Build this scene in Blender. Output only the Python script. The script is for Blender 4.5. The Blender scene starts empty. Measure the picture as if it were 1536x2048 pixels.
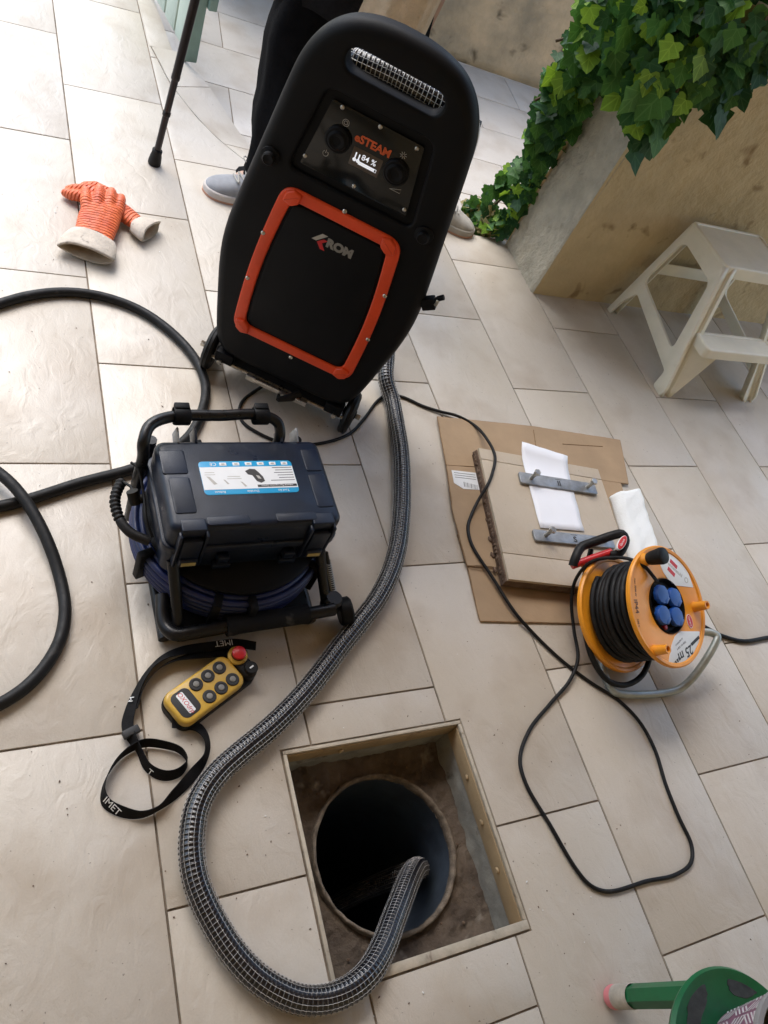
import bpy, bmesh, math, random
from mathutils import Vector, Matrix, Quaternion
from mathutils.geometry import delaunay_2d_cdt

# ------------------------------------------------------------------ camera, light
scene = bpy.context.scene
COL = scene.collection
rnd = random.Random(7)
H = 1.38358
F = 1534.99
RR = [Vector((0.8894975986, -0.2747509830, 0.3651108316)),
      Vector((-0.0239665202, -0.8259874143, -0.5631788324)),
      Vector((0.4563108896, 0.4921957829, -0.7412986465))]
cd = bpy.data.cameras.new('camera')
cam = bpy.data.objects.new('camera', cd)
COL.objects.link(cam)
cam.matrix_world = Matrix(((RR[0].x, -RR[1].x, -RR[2].x, 0), (RR[0].y, -RR[1].y, -RR[2].y, 0),
                           (RR[0].z, -RR[1].z, -RR[2].z, H), (0, 0, 0, 1)))
cd.sensor_fit = 'VERTICAL'
cd.sensor_height = 36
cd.lens = 36 * F / 2048
cd.clip_start = 0.02
cd.clip_end = 300
scene.camera = cam

world = bpy.data.worlds.new('World')
scene.world = world
world.use_nodes = True
wn = world.node_tree.nodes
sky = wn.new('ShaderNodeTexSky')
sky.sky_type = 'NISHITA'
sky.sun_disc = False
SUN_EL, SUN_AZ = 54, 108          # elevation, azimuth (degrees from +x, anticlockwise)
sky.sun_elevation = math.radians(SUN_EL)
sky.sun_rotation = math.radians(90 - SUN_AZ)
sky.air_density = 1.3
sky.dust_density = 2.0
sky.ozone_density = 1.0
bg = wn['Background']
bg.inputs['Strength'].default_value = 0.15
world.node_tree.links.new(sky.outputs[0], bg.inputs['Color'])
sl = bpy.data.lights.new('sun', 'SUN')
sl.energy = 1.0
sl.angle = math.radians(40)
sl.color = (0.97, 0.985, 1.0)
sun = bpy.data.objects.new('sun', sl)
COL.objects.link(sun)
sd = Vector((math.cos(math.radians(SUN_AZ)) * math.cos(math.radians(SUN_EL)),
             math.sin(math.radians(SUN_AZ)) * math.cos(math.radians(SUN_EL)), math.sin(math.radians(SUN_EL))))
sun.location = sd * 20
sun.rotation_euler = (-sd).to_track_quat('-Z', 'Y').to_euler()
vs = scene.view_settings
vs.view_transform = 'Standard'
vs.look = 'None'
vs.gamma = 1
vs.use_curve_mapping = False
vs.exposure = 1.34


# ------------------------------------------------------------------ helpers
def ray(u, v):
    a, b = (u - 768) / F, (v - 1024) / F
    return RR[0] * a + RR[1] * b + RR[2]


def at(u, v, z=0.0):
    w = ray(u, v)
    s = (z - H) / w.z
    return Vector((w.x * s, w.y * s, z))


def onp(u, v, p0, n):
    w = ray(u, v)
    o = Vector((0, 0, H))
    return o + w * ((Vector(p0) - o).dot(n) / w.dot(n))


def obj(name, me, mat=None, parent=None, smooth=False, loc=None):
    if isinstance(me, bmesh.types.BMesh):
        bm = me
        me = bpy.data.meshes.new(name)
        bmesh.ops.recalc_face_normals(bm, faces=bm.faces)
        bm.to_mesh(me)
        bm.free()
    o = bpy.data.objects.new(name, me)
    COL.objects.link(o)
    if mat and not me.materials:
        me.materials.append(mat)
    if smooth:
        if smooth is True:
            me.shade_smooth()
        else:
            me.shade_smooth()
            me.set_sharp_from_angle(angle=math.radians(smooth))
    if parent:
        o.parent = parent
    if loc is not None:
        o.location = loc
    return o


def tag(o, label, cat, group=None):
    o['label'] = label
    o['category'] = cat
    if group:
        o['group'] = group
    return o


def thing(name, label, cat, mw=None, group=None):
    o = bpy.data.objects.new(name, None)
    o.empty_display_size = 0.05
    COL.objects.link(o)
    if mw is not None:
        o.matrix_world = mw if isinstance(mw, Matrix) else Matrix.Translation(Vector(mw))
    return tag(o, label, cat, group)


def rebase(o):
    """move the origin of a single-mesh thing to the middle of its base"""
    cs = [v.co for v in o.data.vertices]
    b = Vector(((min(c.x for c in cs) + max(c.x for c in cs)) / 2, (min(c.y for c in cs) + max(c.y for c in cs)) / 2, min(c.z for c in cs)))
    o.data.transform(Matrix.Translation(-b))
    o.location = b
    return o


def struct(o):
    o['kind'] = 'structure'
    return o


def axes(o, x, y, z):
    return Matrix(((x.x, y.x, z.x, o.x), (x.y, y.y, z.y, o.y), (x.z, y.z, z.z, o.z), (0, 0, 0, 1)))


def yawm(loc, deg):
    return Matrix.Translation(Vector(loc)) @ Matrix.Rotation(math.radians(deg), 4, 'Z')


def box(bm, c, s, bev=0.0, m=None, seg=2):
    r = bmesh.ops.create_cube(bm, size=1)
    vs_ = r['verts']
    bmesh.ops.scale(bm, verts=vs_, vec=Vector(s))
    if bev > 0:
        es = list({e for v in vs_ for e in v.link_edges})
        rb = bmesh.ops.bevel(bm, geom=es, offset=bev, segments=seg, profile=0.5, affect='EDGES')
        vs_ = list({v for f in rb['faces'] for v in f.verts} | {v for v in vs_ if v.is_valid})
        st = list(vs_)
        seen = set(st)
        while st:
            v = st.pop()
            for e in v.link_edges:
                w = e.other_vert(v)
                if w not in seen:
                    seen.add(w)
                    st.append(w)
        vs_ = list(seen)
    M = Matrix.Translation(Vector(c))
    if m is not None:
        M = M @ m
    bmesh.ops.transform(bm, matrix=M, verts=vs_)
    return vs_


def nbox(name, c, s, mat, parent=None, bev=0.0, m=None, smooth=30):
    bm = bmesh.new()
    box(bm, c, s, bev, m)
    return obj(name, bm, mat, parent, smooth if bev else False)


def cr(pts, n=12, closed=False):
    """Catmull-Rom through points"""
    P = [Vector(p) for p in pts]
    out = []
    N = len(P)
    rng = range(N if closed else N - 1)
    for i in rng:
        p1, p2 = P[i], P[(i + 1) % N]
        p0 = P[i - 1] if (i > 0 or closed) else p1 * 2 - p2
        p3 = P[(i + 2) % N] if (i + 2 < N or closed) else p2 * 2 - p1
        d0, d1, d2 = max((p1 - p0).length, 1e-6) ** .5, max((p2 - p1).length, 1e-6) ** .5, max((p3 - p2).length, 1e-6) ** .5
        m1 = ((p1 - p0) / d0 - (p2 - p0) / (d0 + d1) + (p2 - p1) / d1) * d1
        m2 = ((p2 - p1) / d1 - (p3 - p1) / (d1 + d2) + (p3 - p2) / d2) * d1
        for k in range(n):
            t = k / n
            out.append(p1 * (2 * t ** 3 - 3 * t ** 2 + 1) + m1 * (t ** 3 - 2 * t ** 2 + t) + p2 * (-2 * t ** 3 + 3 * t ** 2) + m2 * (t ** 3 - t ** 2))
    if not closed:
        out.append(P[-1].copy())
    return out


def resample(pts, step):
    L = [0.0]
    for a, b in zip(pts, pts[1:]):
        L.append(L[-1] + (b - a).length)
    n = max(2, int(L[-1] / step) + 1)
    out = []
    j = 0
    for k in range(n):
        s = L[-1] * k / (n - 1)
        while j < len(L) - 2 and L[j + 1] < s:
            j += 1
        t = (s - L[j]) / max(L[j + 1] - L[j], 1e-9)
        out.append(pts[j].lerp(pts[j + 1], min(max(t, 0), 1)))
    return out


def frames(pts, up=Vector((0, 0, 1)), closed=False):
    T = []
    n = len(pts)
    for i in range(n):
        if closed:
            d = pts[(i + 1) % n] - pts[i - 1]
        else:
            d = pts[min(i + 1, n - 1)] - pts[max(i - 1, 0)]
        T.append(d.normalized())
    N = []
    v = up - T[0] * up.dot(T[0])
    if v.length < 1e-4:
        v = Vector((1, 0, 0)) - T[0] * T[0].x
    v.normalize()
    for i in range(n):
        v = v - T[i] * v.dot(T[i])
        v.normalize()
        N.append(v.copy())
    return T, N


def tube(bm, pts, r, seg=10, closed=False, caps=True, up=Vector((0, 0, 1)), sc=None):
    """r number or list; sc = optional (a,b) ellipse scale"""
    T, N = frames(pts, up, closed)
    rings = []
    for i, p in enumerate(pts):
        ri = r[i] if isinstance(r, (list, tuple)) else r
        B = T[i].cross(N[i])
        sa, sb = sc if sc else (1, 1)
        rings.append([bm.verts.new(p + N[i] * (math.cos(2 * math.pi * k / seg) * ri * sa) + B * (math.sin(2 * math.pi * k / seg) * ri * sb)) for k in range(seg)])
    n = len(rings)
    for i in range(n if closed else n - 1):
        a, b = rings[i], rings[(i + 1) % n]
        for k in range(seg):
            bm.faces.new((a[k], a[(k + 1) % seg], b[(k + 1) % seg], b[k]))
    if caps and not closed:
        bm.faces.new(rings[0][::-1])
        bm.faces.new(rings[-1])
    return rings


def ntube(name, pts, r, mat, parent=None, seg=10, closed=False, up=Vector((0, 0, 1)), caps=True):
    bm = bmesh.new()
    tube(bm, [Vector(p) for p in pts], r, seg, closed, caps, up)
    return obj(name, bm, mat, parent, 50)


def lathe(bm, prof, seg=32, m=None, closed=False):
    """prof: list of (r, z) about local z"""
    rings = []
    for r, z in prof:
        if r < 1e-6:
            rings.append([bm.verts.new((0, 0, z))])
        else:
            rings.append([bm.verts.new((r * math.cos(2 * math.pi * k / seg), r * math.sin(2 * math.pi * k / seg), z)) for k in range(seg)])
    pr = list(zip(rings, rings[1:]))
    if closed:
        pr.append((rings[-1], rings[0]))
    for a, b in pr:
        for k in range(seg):
            k2 = (k + 1) % seg
            if len(a) == 1 and len(b) == 1:
                continue
            if len(a) == 1:
                bm.faces.new((a[0], b[k], b[k2]))
            elif len(b) == 1:
                bm.faces.new((a[k], a[k2], b[0]))
            else:
                bm.faces.new((a[k], a[k2], b[k2], b[k]))
    vv = [v for r in rings for v in r]
    if m is not None:
        bmesh.ops.transform(bm, matrix=m, verts=vv)
    return vv


def nlathe(name, prof, mat, parent=None, seg=32, m=None, smooth=35, closed=False):
    bm = bmesh.new()
    lathe(bm, prof, seg, m, closed)
    return obj(name, bm, mat, parent, smooth)


def offset2(o, d):
    """inset a 2d loop (ccw) by d"""
    n = len(o)
    out = []
    for i in range(n):
        p, a, b = Vector(o[i]), Vector(o[i - 1]), Vector(o[(i + 1) % n])
        t1 = (p - a).normalized()
        t2 = (b - p).normalized()
        n1 = Vector((-t1.y, t1.x))
        n2 = Vector((-t2.y, t2.x))
        m = n1 + n2
        if m.length < 1e-6:
            m = n1
        m.normalize()
        out.append(p + m * (d / max(m.dot(n1), 0.4)))
    return out


def ccw(o):
    a = sum(o[i][0] * o[(i + 1) % len(o)][1] - o[(i + 1) % len(o)][0] * o[i][1] for i in range(len(o)))
    return [Vector(p) for p in (o if a > 0 else o[::-1])]


def rrect(x0, y0, x1, y1, r, n=6):
    out = []
    for cx, cy, a0 in ((x1 - r, y1 - r, 0), (x0 + r, y1 - r, 90), (x0 + r, y0 + r, 180), (x1 - r, y0 + r, 270)):
        for k in range(n + 1):
            a = math.radians(a0 + 90 * k / n)
            out.append(Vector((cx + r * math.cos(a), cy + r * math.sin(a))))
    return out


def roundpoly(pts, r, n=5):
    pts = ccw(pts)
    out = []
    N = len(pts)
    for i in range(N):
        p, a, b = pts[i], pts[i - 1], pts[(i + 1) % N]
        d1 = (a - p).normalized()
        d2 = (b - p).normalized()
        ri = min(r, (a - p).length * .45, (b - p).length * .45)
        for k in range(n + 1):
            t = k / n
            out.append(p + d1 * (ri * (1 - t) ** 2) + d2 * (ri * t ** 2))
    return out


def plate(outline, holes=(), y0=0.0, y1=0.01, bev=0.002, bseg=3, back=True, hb=None):
    """prism of a 2d outline (x, y) from z=y0 (back) to z=y1 (front), rounded front edge;
    holes: list of (loop, depth or None) -> recess or through hole"""
    bm = bmesh.new()
    o = ccw(outline)
    loops = []
    for k in range(bseg + 1):
        t = math.pi / 2 * k / bseg
        loops.append((offset2(o, bev * (1 - math.cos(t))) if bev > 0 else o, y1 - bev * (1 - math.sin(t))))
        if bev <= 0:
            break
    rings = [[bm.verts.new((p.x, p.y, y0)) for p in o]] + [[bm.verts.new((p.x, p.y, z)) for p in l] for l, z in loops]
    n = len(o)
    for a, b in zip(rings, rings[1:]):
        for k in range(n):
            bm.faces.new((a[k], a[(k + 1) % n], b[(k + 1) % n], b[k]))
    hl = []
    for hp, dep in holes:
        hp = ccw(hp)
        m = len(hp)
        b2 = hb if hb is not None else bev
        # outer rim (slightly larger) at the surface, then rolled into the hole
        hr = []
        for k in range(bseg + 1):
            t = math.pi / 2 * k / bseg
            l = offset2(hp, -b2 * (1 - math.sin(t)))
            hr.append([bm.verts.new((p.x, p.y, y1 - b2 * (1 - math.cos(t)))) for p in l])
        zb = y0 if dep is None else y1 - dep
        hr.append([bm.verts.new((p.x, p.y, zb)) for p in hp])
        for a, b in zip(hr, hr[1:]):
            for k in range(m):
                bm.faces.new((a[k], b[k], b[(k + 1) % m], a[(k + 1) % m]))
        if dep is not None:
            bm.faces.new(hr[-1])
        hl.append((hr[0], hr[-1] if dep is None else None))
    def cap(outer, inners):
        if not inners:
            bm.faces.new(outer)
            return
        es = []
        for lp in [outer] + inners:
            for k in range(len(lp)):
                e = bm.edges.get((lp[k], lp[(k + 1) % len(lp)]))
                es.append(e or bm.edges.new((lp[k], lp[(k + 1) % len(lp)])))
        bmesh.ops.triangle_fill(bm, use_beauty=True, use_dissolve=False, edges=es)
    cap(rings[-1], [h[0] for h in hl])
    if back:
        cap(rings[0][::-1], [h[1] for h in hl if h[1]])
    return bm


UPR = Matrix.Rotation(math.radians(90), 4, 'X')      # local xy plate -> xz plane facing -y


def nplate(name, outline, mat, parent=None, holes=(), y0=0.0, y1=0.01, bev=0.002, m=None, smooth=35, bseg=3, hb=None):
    bm = plate(outline, holes, y0, y1, bev, bseg, hb=hb)
    if m is not None:
        bmesh.ops.transform(bm, matrix=m, verts=bm.verts)
    return obj(name, bm, mat, parent, smooth)


def textmesh(s, size, align='CENTER', ext=0.0003, shear=0.0, bold=0.0):
    cu = bpy.data.curves.new('lettering', 'FONT')
    cu.body = s
    cu.size = size
    cu.align_x = align
    cu.align_y = 'CENTER'
    cu.extrude = ext
    cu.shear = shear
    cu.offset = bold
    cu.resolution_u = 3
    to = bpy.data.objects.new('lettering', cu)
    COL.objects.link(to)
    bpy.context.view_layer.update()
    me = bpy.data.meshes.new_from_object(to.evaluated_get(bpy.context.evaluated_depsgraph_get()))
    bpy.data.objects.remove(to)
    bpy.data.curves.remove(cu)
    return me


def text(name, s, size, mat, parent, m, **kw):
    me = textmesh(s, size, **kw)
    me.materials.clear()
    me.transform(m)
    return obj(name, me, mat, parent)


# ------------------------------------------------------------------ materials
def mat(name, col, rough=0.5, metal=0.0, var=0.0, vscale=20.0, bump=0.0, bscale=80.0, col2=None, spots=0.0, sscale=60.0, scol=(0.02, 0.015, 0.01), rand=0.0, spec=0.5, coat=0.0, trans=0.0, sss=0.0, emit=0.0, coords='Object', vdet=6.0, rvar=0.0, stretch=None):
    m = bpy.data.materials.new(name)
    m.use_nodes = True
    nt = m.node_tree
    N = nt.nodes
    Lk = nt.links.new
    b = N['Principled BSDF']
    b.inputs['Roughness'].default_value = rough
    b.inputs['Metallic'].default_value = metal
    b.inputs['Specular IOR Level'].default_value = spec
    b.inputs['Coat Weight'].default_value = coat
    b.inputs['Coat Roughness'].default_value = 0.08
    b.inputs['Transmission Weight'].default_value = trans
    if sss:
        b.inputs['Subsurface Weight'].default_value = sss
        b.inputs['Subsurface Radius'].default_value = (0.02, 0.012, 0.006)
        b.inputs['Subsurface Scale'].default_value = 0.3
    c = (*col, 1)
    b.inputs['Base Color'].default_value = c
    if emit:
        b.inputs['Emission Color'].default_value = c
        b.inputs['Emission Strength'].default_value = emit
    tc = N.new('ShaderNodeTexCoord')
    src = tc.outputs[coords]
    if rand:
        oi = N.new('ShaderNodeObjectInfo')
        ad = N.new('ShaderNodeVectorMath')
        ad.operation = 'ADD'
        sc = N.new('ShaderNodeVectorMath')
        sc.operation = 'SCALE'
        cm = N.new('ShaderNodeCombineXYZ')
        for i in range(3):
            Lk(oi.outputs['Random'], cm.inputs[i])
        Lk(cm.outputs[0], sc.inputs[0])
        sc.inputs['Scale'].default_value = 37.0
        Lk(src, ad.inputs[0])
        Lk(sc.outputs[0], ad.inputs[1])
        src = ad.outputs[0]
    if stretch:
        mp = N.new('ShaderNodeMapping')
        mp.inputs['Scale'].default_value = stretch
        Lk(src, mp.inputs['Vector'])
        src = mp.outputs[0]
    cur = None
    def noise(scale, det, dist=0.0, rgh=0.6):
        t = N.new('ShaderNodeTexNoise')
        t.inputs['Scale'].default_value = scale
        t.inputs['Detail'].default_value = det
        t.inputs['Distortion'].default_value = dist
        t.inputs['Roughness'].default_value = rgh
        Lk(src, t.inputs['Vector'])
        return t
    if var or col2:
        t = noise(vscale, vdet)
        mr = N.new('ShaderNodeMapRange')
        mr.inputs[1].default_value = 0.3
        mr.inputs[2].default_value = 0.7
        Lk(t.outputs['Fac'], mr.inputs[0])
        mx = N.new('ShaderNodeMix')
        mx.data_type = 'RGBA'
        c2 = col2 or tuple(x * (1 - var) for x in col)
        c1 = col if col2 else tuple(min(x * (1 + var), 1) for x in col)
        mx.inputs[6].default_value = (*c1, 1)
        mx.inputs[7].default_value = (*c2, 1)
        Lk(mr.outputs[0], mx.inputs[0])
        cur = mx.outputs[2]
    if rand:
        hv = N.new('ShaderNodeHueSaturation')
        mr = N.new('ShaderNodeMapRange')
        mr.inputs[3].default_value = 1 - rand
        mr.inputs[4].default_value = 1 + rand
        Lk(oi.outputs['Random'], mr.inputs[0])
        Lk(mr.outputs[0], hv.inputs['Value'])
        if cur:
            Lk(cur, hv.inputs['Color'])
        else:
            hv.inputs['Color'].default_value = c
        cur = hv.outputs[0]
    if spots:
        t = noise(sscale, 3, 0.4)
        rp = N.new('ShaderNodeMapRange')
        rp.inputs[1].default_value = 0.62
        rp.inputs[2].default_value = 0.72
        rp.inputs[4].default_value = spots
        Lk(t.outputs['Fac'], rp.inputs[0])
        mx = N.new('ShaderNodeMix')
        mx.data_type = 'RGBA'
        mx.inputs[7].default_value = (*scol, 1)
        if cur:
            Lk(cur, mx.inputs[6])
        else:
            mx.inputs[6].default_value = c
        Lk(rp.outputs[0], mx.inputs[0])
        cur = mx.outputs[2]
    if cur:
        Lk(cur, b.inputs['Base Color'])
        if emit:
            Lk(cur, b.inputs['Emission Color'])
    if rvar:
        t = noise(vscale * 1.7 + 3, 5)
        mr = N.new('ShaderNodeMapRange')
        mr.inputs[1].default_value = 0.3
        mr.inputs[2].default_value = 0.7
        mr.inputs[3].default_value = max(rough - rvar, 0.03)
        mr.inputs[4].default_value = min(rough + rvar, 1)
        Lk(t.outputs['Fac'], mr.inputs[0])
        Lk(mr.outputs[0], b.inputs['Roughness'])
    if bump:
        t = noise(bscale, 6)
        bp = N.new('ShaderNodeBump')
        bp.inputs['Strength'].default_value = 1.0
        bp.inputs['Distance'].default_value = bump
        Lk(t.outputs['Fac'], bp.inputs['Height'])
        Lk(bp.outputs[0], b.inputs['Normal'])
    return m


def tile_mat(name, base, warm, rough=0.42):
    """porcelain tile with slate relief, cloudy beige/grey tone and a little dirt"""
    m = mat(name, base, rough=rough, col2=warm, vscale=3.2, vdet=5, rand=0.035, spec=0.5, rvar=0.12)
    nt = m.node_tree
    N = nt.nodes
    Lk = nt.links.new
    b = N['Principled BSDF']
    # tinier dark specks and smudges
    src = [n for n in N if n.type == 'VECT_MATH' and n.operation == 'ADD'][0].outputs[0]
    def nz(scale, det, dist=0.0):
        t = N.new('ShaderNodeTexNoise')
        t.inputs['Scale'].default_value = scale
        t.inputs['Detail'].default_value = det
        t.inputs['Distortion'].default_value = dist
        Lk(src, t.inputs['Vector'])
        return t
    cur = b.inputs['Base Color'].links[0].from_socket
    for scale, lo, hi, amt, col in ((7, .50, .72, .42, (.34, .26, .18)), (150, .70, .76, .75, (.05, .035, .025)), (420, .35, .75, .22, (.40, .33, .26))):
        t = nz(scale, 4)
        mr = N.new('ShaderNodeMapRange')
        mr.inputs[1].default_value = lo
        mr.inputs[2].default_value = hi
        mr.inputs[4].default_value = amt
        Lk(t.outputs['Fac'], mr.inputs[0])
        mx = N.new('ShaderNodeMix')
        mx.data_type = 'RGBA'
        mx.inputs[7].default_value = (*col, 1)
        Lk(cur, mx.inputs[6])
        Lk(mr.outputs[0], mx.inputs[0])
        cur = mx.outputs[2]
    Lk(cur, b.inputs['Base Color'])
    mp = N.new('ShaderNodeMapping')
    mp.inputs['Scale'].default_value = (1.0, 0.6, 1.0)
    mp.inputs['Rotation'].default_value = (0, 0, 0.6)
    Lk(src, mp.inputs['Vector'])
    t1 = N.new('ShaderNodeTexNoise')
    t1.inputs['Scale'].default_value = 26
    t1.inputs['Detail'].default_value = 7
    t1.inputs['Distortion'].default_value = 1.2
    Lk(mp.outputs[0], t1.inputs['Vector'])
    t2 = nz(300, 3)
    ad = N.new('ShaderNodeMath')
    ad.operation = 'MULTIPLY_ADD'
    ad.inputs[1].default_value = 0.12
    Lk(t2.outputs['Fac'], ad.inputs[0])
    Lk(t1.outputs['Fac'], ad.inputs[2])
    bp = N.new('ShaderNodeBump')
    bp.inputs['Distance'].default_value = 0.0022
    bp.inputs['Strength'].default_value = 1
    Lk(ad.outputs[0], bp.inputs['Height'])
    Lk(bp.outputs[0], b.inputs['Normal'])
    return m


M = {}
M['tile'] = tile_mat('porcelain_tile', (.57, .52, .45), (.505, .445, .36))
M['tile_lid'] = tile_mat('lid_tile', (.50, .42, .32), (.45, .37, .27))
M['tile_low'] = tile_mat('lower_tile', (.57, .53, .47), (.52, .47, .41))
M['grout'] = mat('grout', (.22, .175, .13), .95, var=.5, vscale=14, bump=.002, bscale=250, spots=.8, sscale=9, scol=(.05, .035, .025))
M['soil'] = mat('soil', (.06, .045, .03), 1, var=.5, vscale=30, bump=.01, bscale=60)
M['ground'] = mat('ground', (.2, .17, .13), 1, var=.3, vscale=2)
M['frame_tan'] = mat('frame_tan', (.40, .29, .165), .6, var=.14, vscale=9, bump=.0006, bscale=160, spots=.55, sscale=16, scol=(.17, .085, .035))
M['frame_lip'] = mat('frame_lip', (.46, .40, .31), .7, var=.2, vscale=30, bump=.0008, bscale=200, spots=.6, sscale=30, scol=(.12, .08, .05))
M['concrete'] = mat('pit_concrete', (.30, .29, .25), .85, var=.3, vscale=16, bump=.0015, bscale=130, spots=.6, sscale=22, scol=(.07, .04, .025))
M['dirt'] = mat('pit_dirt', (.19, .145, .105), .95, col2=(.06, .043, .032), vscale=14, vdet=10, bump=.008, bscale=45, spots=.75, sscale=12, scol=(.30, .26, .21))
M['pvc'] = mat('pipe_grey', (.055, .072, .095), .45, var=.25, vscale=25, bump=.0005, bscale=60, spots=.4, sscale=40, scol=(.05, .04, .03))
M['pvc_rim'] = mat('pipe_rim', (.17, .135, .10), .9, var=.5, vscale=60, bump=.002, bscale=180)
M['blk'] = mat('black_plastic', (.0045, .0048, .006), .55, bump=.00025, bscale=900, rvar=.06, vscale=8, spec=.16)
M['blk_gloss'] = mat('black_gloss', (.010, .010, .008), .10, spec=.4)
M['blk_rub'] = mat('black_rubber', (.0065, .006, .006), .55, var=.4, vscale=40, rvar=.1, spec=.28, spots=.2, sscale=35, scol=(.10, .09, .08))
M['blk_case'] = mat('case_plastic', (.006, .011, .024), .36, spec=.36, var=.35, vscale=12, bump=.0003, bscale=700, rvar=.1, spots=.28, sscale=18, scol=(.07, .075, .09))  # blue in the base stands in for sky reflected on the case
M['blk_steel'] = mat('painted_steel', (.005, .005, .006), .36, spec=.35, var=.4, vscale=30, rvar=.14, spots=.5, sscale=16, scol=(.10, .10, .10))
M['foam'] = mat('foam_grip', (.009, .0095, .011), .8, spec=.2, bump=.001, bscale=220, spots=.55, sscale=20, scol=(.12, .12, .11))
M['orange'] = mat('orange_paint', (.76, .068, .012), .42, var=.12, vscale=14, bump=.0002, bscale=500)
M['steel'] = mat('steel', (.55, .53, .48), .32, 1.0, var=.2, vscale=60, rvar=.12)
M['galv'] = mat('galvanised_steel', (.30, .31, .32), .48, .7, var=.3, vscale=24, rvar=.15, bump=.0004, bscale=160, spots=.5, sscale=20, scol=(.16, .14, .12))
M['tube_grey'] = mat('grey_tube', (.36, .39, .37), .38, .55, var=.15, vscale=30, rvar=.1)
M['grey_print'] = mat('grey_print', (.42, .40, .36), .5)
M['emblem'] = mat('emblem_grey', (.24, .23, .21), .5)
M['white_print'] = mat('white_print', (.75, .75, .74), .55)
M['dark_print'] = mat('dark_print', (.03, .028, .028), .6)
M['red_print'] = mat('red_print', (.55, .02, .025), .5)
M['orange_print'] = mat('orange_print', (.62, .10, .02), .5)
M['screen'] = mat('screen_glass', (.075, .055, .042), .16, spec=.6)
M['screen_lit'] = mat('screen_pixels', (.75, .78, .85), .4, emit=.28)
M['hose'] = mat('hose_wall', (.006, .0065, .010), .25, var=.4, vscale=30, rvar=.06, coat=.3)
M['wire'] = mat('hose_wire', (.27, .265, .26), .26, .7, var=.3, vscale=90)
M['yarn'] = mat('hose_yarn', (.52, .50, .48), .5, .25, var=.35, vscale=70)
M['wire_pale'] = mat('hose_wire_pale', (.62, .62, .60), .3, .55, var=.2, vscale=90)
M['blue_cable'] = mat('blue_cable', (.008, .018, .085), .42, var=.3, vscale=20, rvar=.1, spots=.25, sscale=25, scol=(.04, .04, .06))
M['sticker_blue'] = mat('sticker_blue', (.012, .30, .56), .35)
M['sticker_white'] = mat('sticker_white', (.72, .73, .73), .38, var=.06, vscale=12)
M['gold'] = mat('latch_label', (.42, .33, .12), .5, var=.3, vscale=60)
M['yellow'] = mat('remote_yellow', (.56, .34, .045), .45, var=.2, vscale=22, bump=.0003, bscale=300, spots=.7, sscale=24, scol=(.16, .10, .04), coat=.3)
M['btn'] = mat('button_rubber', (.022, .022, .023), .6, spots=.3, sscale=60, scol=(.1, .09, .07))
M['btn_grey'] = mat('button_centre', (.22, .21, .19), .55, var=.2, vscale=80)
M['red'] = mat('red_plastic', (.50, .012, .016), .4, var=.15, vscale=20, coat=.15)
M['web'] = mat('webbing', (.007, .0065, .007), .8, spec=.2, var=.4, vscale=60, bump=.0006, bscale=900)
M['card'] = mat('cardboard', (.36, .25, .15), .85, var=.13, vscale=7, bump=.0007, bscale=60, spots=.2, sscale=6, scol=(.26, .17, .10))
M['card_edge'] = mat('cardboard_edge', (.24, .15, .08), .95, var=.35, vscale=90)
M['lid_side'] = mat('lid_side', (.085, .048, .03), .95, col2=(.19, .13, .09), vscale=35, bump=.004, bscale=70)
M['paper'] = mat('paper', (.80, .81, .85), .7, var=.03, vscale=8)
M['towel'] = mat('paper_towel', (.80, .82, .81), .95, bump=.0015, bscale=160)
M['reel'] = mat('reel_orange', (.78, .30, .018), .38, var=.10, vscale=12, rvar=.08, spots=.10, sscale=20, scol=(.3, .12, .02))
M['socket_blue'] = mat('socket_blue', (.010, .075, .33), .38, var=.15, vscale=30)
M['stool'] = mat('stool_plastic', (.78, .74, .61), .38, var=.07, vscale=9, spots=.16, sscale=14, scol=(.42, .35, .24), sss=.1)
M['green'] = mat('green_paint', (.004, .115, .038), .4, var=.2, vscale=20, spots=.4, sscale=18, scol=(.03, .06, .035))
M['worn'] = mat('worn_patch', (.035, .038, .035), .8, var=.5, vscale=60)
M['eraser'] = mat('eraser_pink', (.68, .22, .24), .6, var=.08, vscale=30)
M['ferrule'] = mat('ferrule', (.46, .42, .36), .5, .3, var=.25, vscale=40)
M['pot'] = mat('pot_pattern_base', (.33, .15, .23), .45)
M['pot_white'] = mat('pot_white', (.66, .62, .64), .45)
M['pot_rim'] = mat('pot_rim', (.30, .29, .29), .5)
M['glove'] = mat('glove_rubber', (.76, .16, .045), .42, col2=(.55, .085, .028), vscale=22, bump=.0004, bscale=90, spots=.4, sscale=34, scol=(.14, .02, .01))
M['cuff'] = mat('glove_cuff', (.52, .45, .37), .9, var=.22, vscale=22, bump=.002, bscale=200, spots=.75, sscale=38, scol=(.14, .11, .09))
M['cuff_in'] = mat('glove_lining', (.45, .36, .26), .95, var=.15, vscale=40)
M['trouser'] = mat('black_trouser', (.004, .004, .005), .9, spec=.1, var=.3, vscale=30, bump=.0015, bscale=140)
M['coat'] = mat('dark_coat', (.010, .010, .012), .92, spec=.1, var=.3, vscale=30, bump=.002, bscale=120)
M['knit'] = mat('cream_knit', (.62, .49, .34), .95, var=.12, vscale=30, bump=.004, bscale=170, sss=.05)
M['skin'] = mat('skin', (.45, .27, .19), .5, sss=.15)
M['hair'] = mat('hair', (.03, .02, .015), .5)
M['shoe'] = mat('grey_sneaker', (.27, .275, .29), .85, var=.12, vscale=40, bump=.0008, bscale=500)
M['sole'] = mat('sole', (.55, .50, .46), .7, var=.12, vscale=30)
M['sole_pink'] = mat('outsole_pink', (.50, .26, .17), .7)
M['lace'] = mat('lace', (.40, .38, .34), .9)
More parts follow.
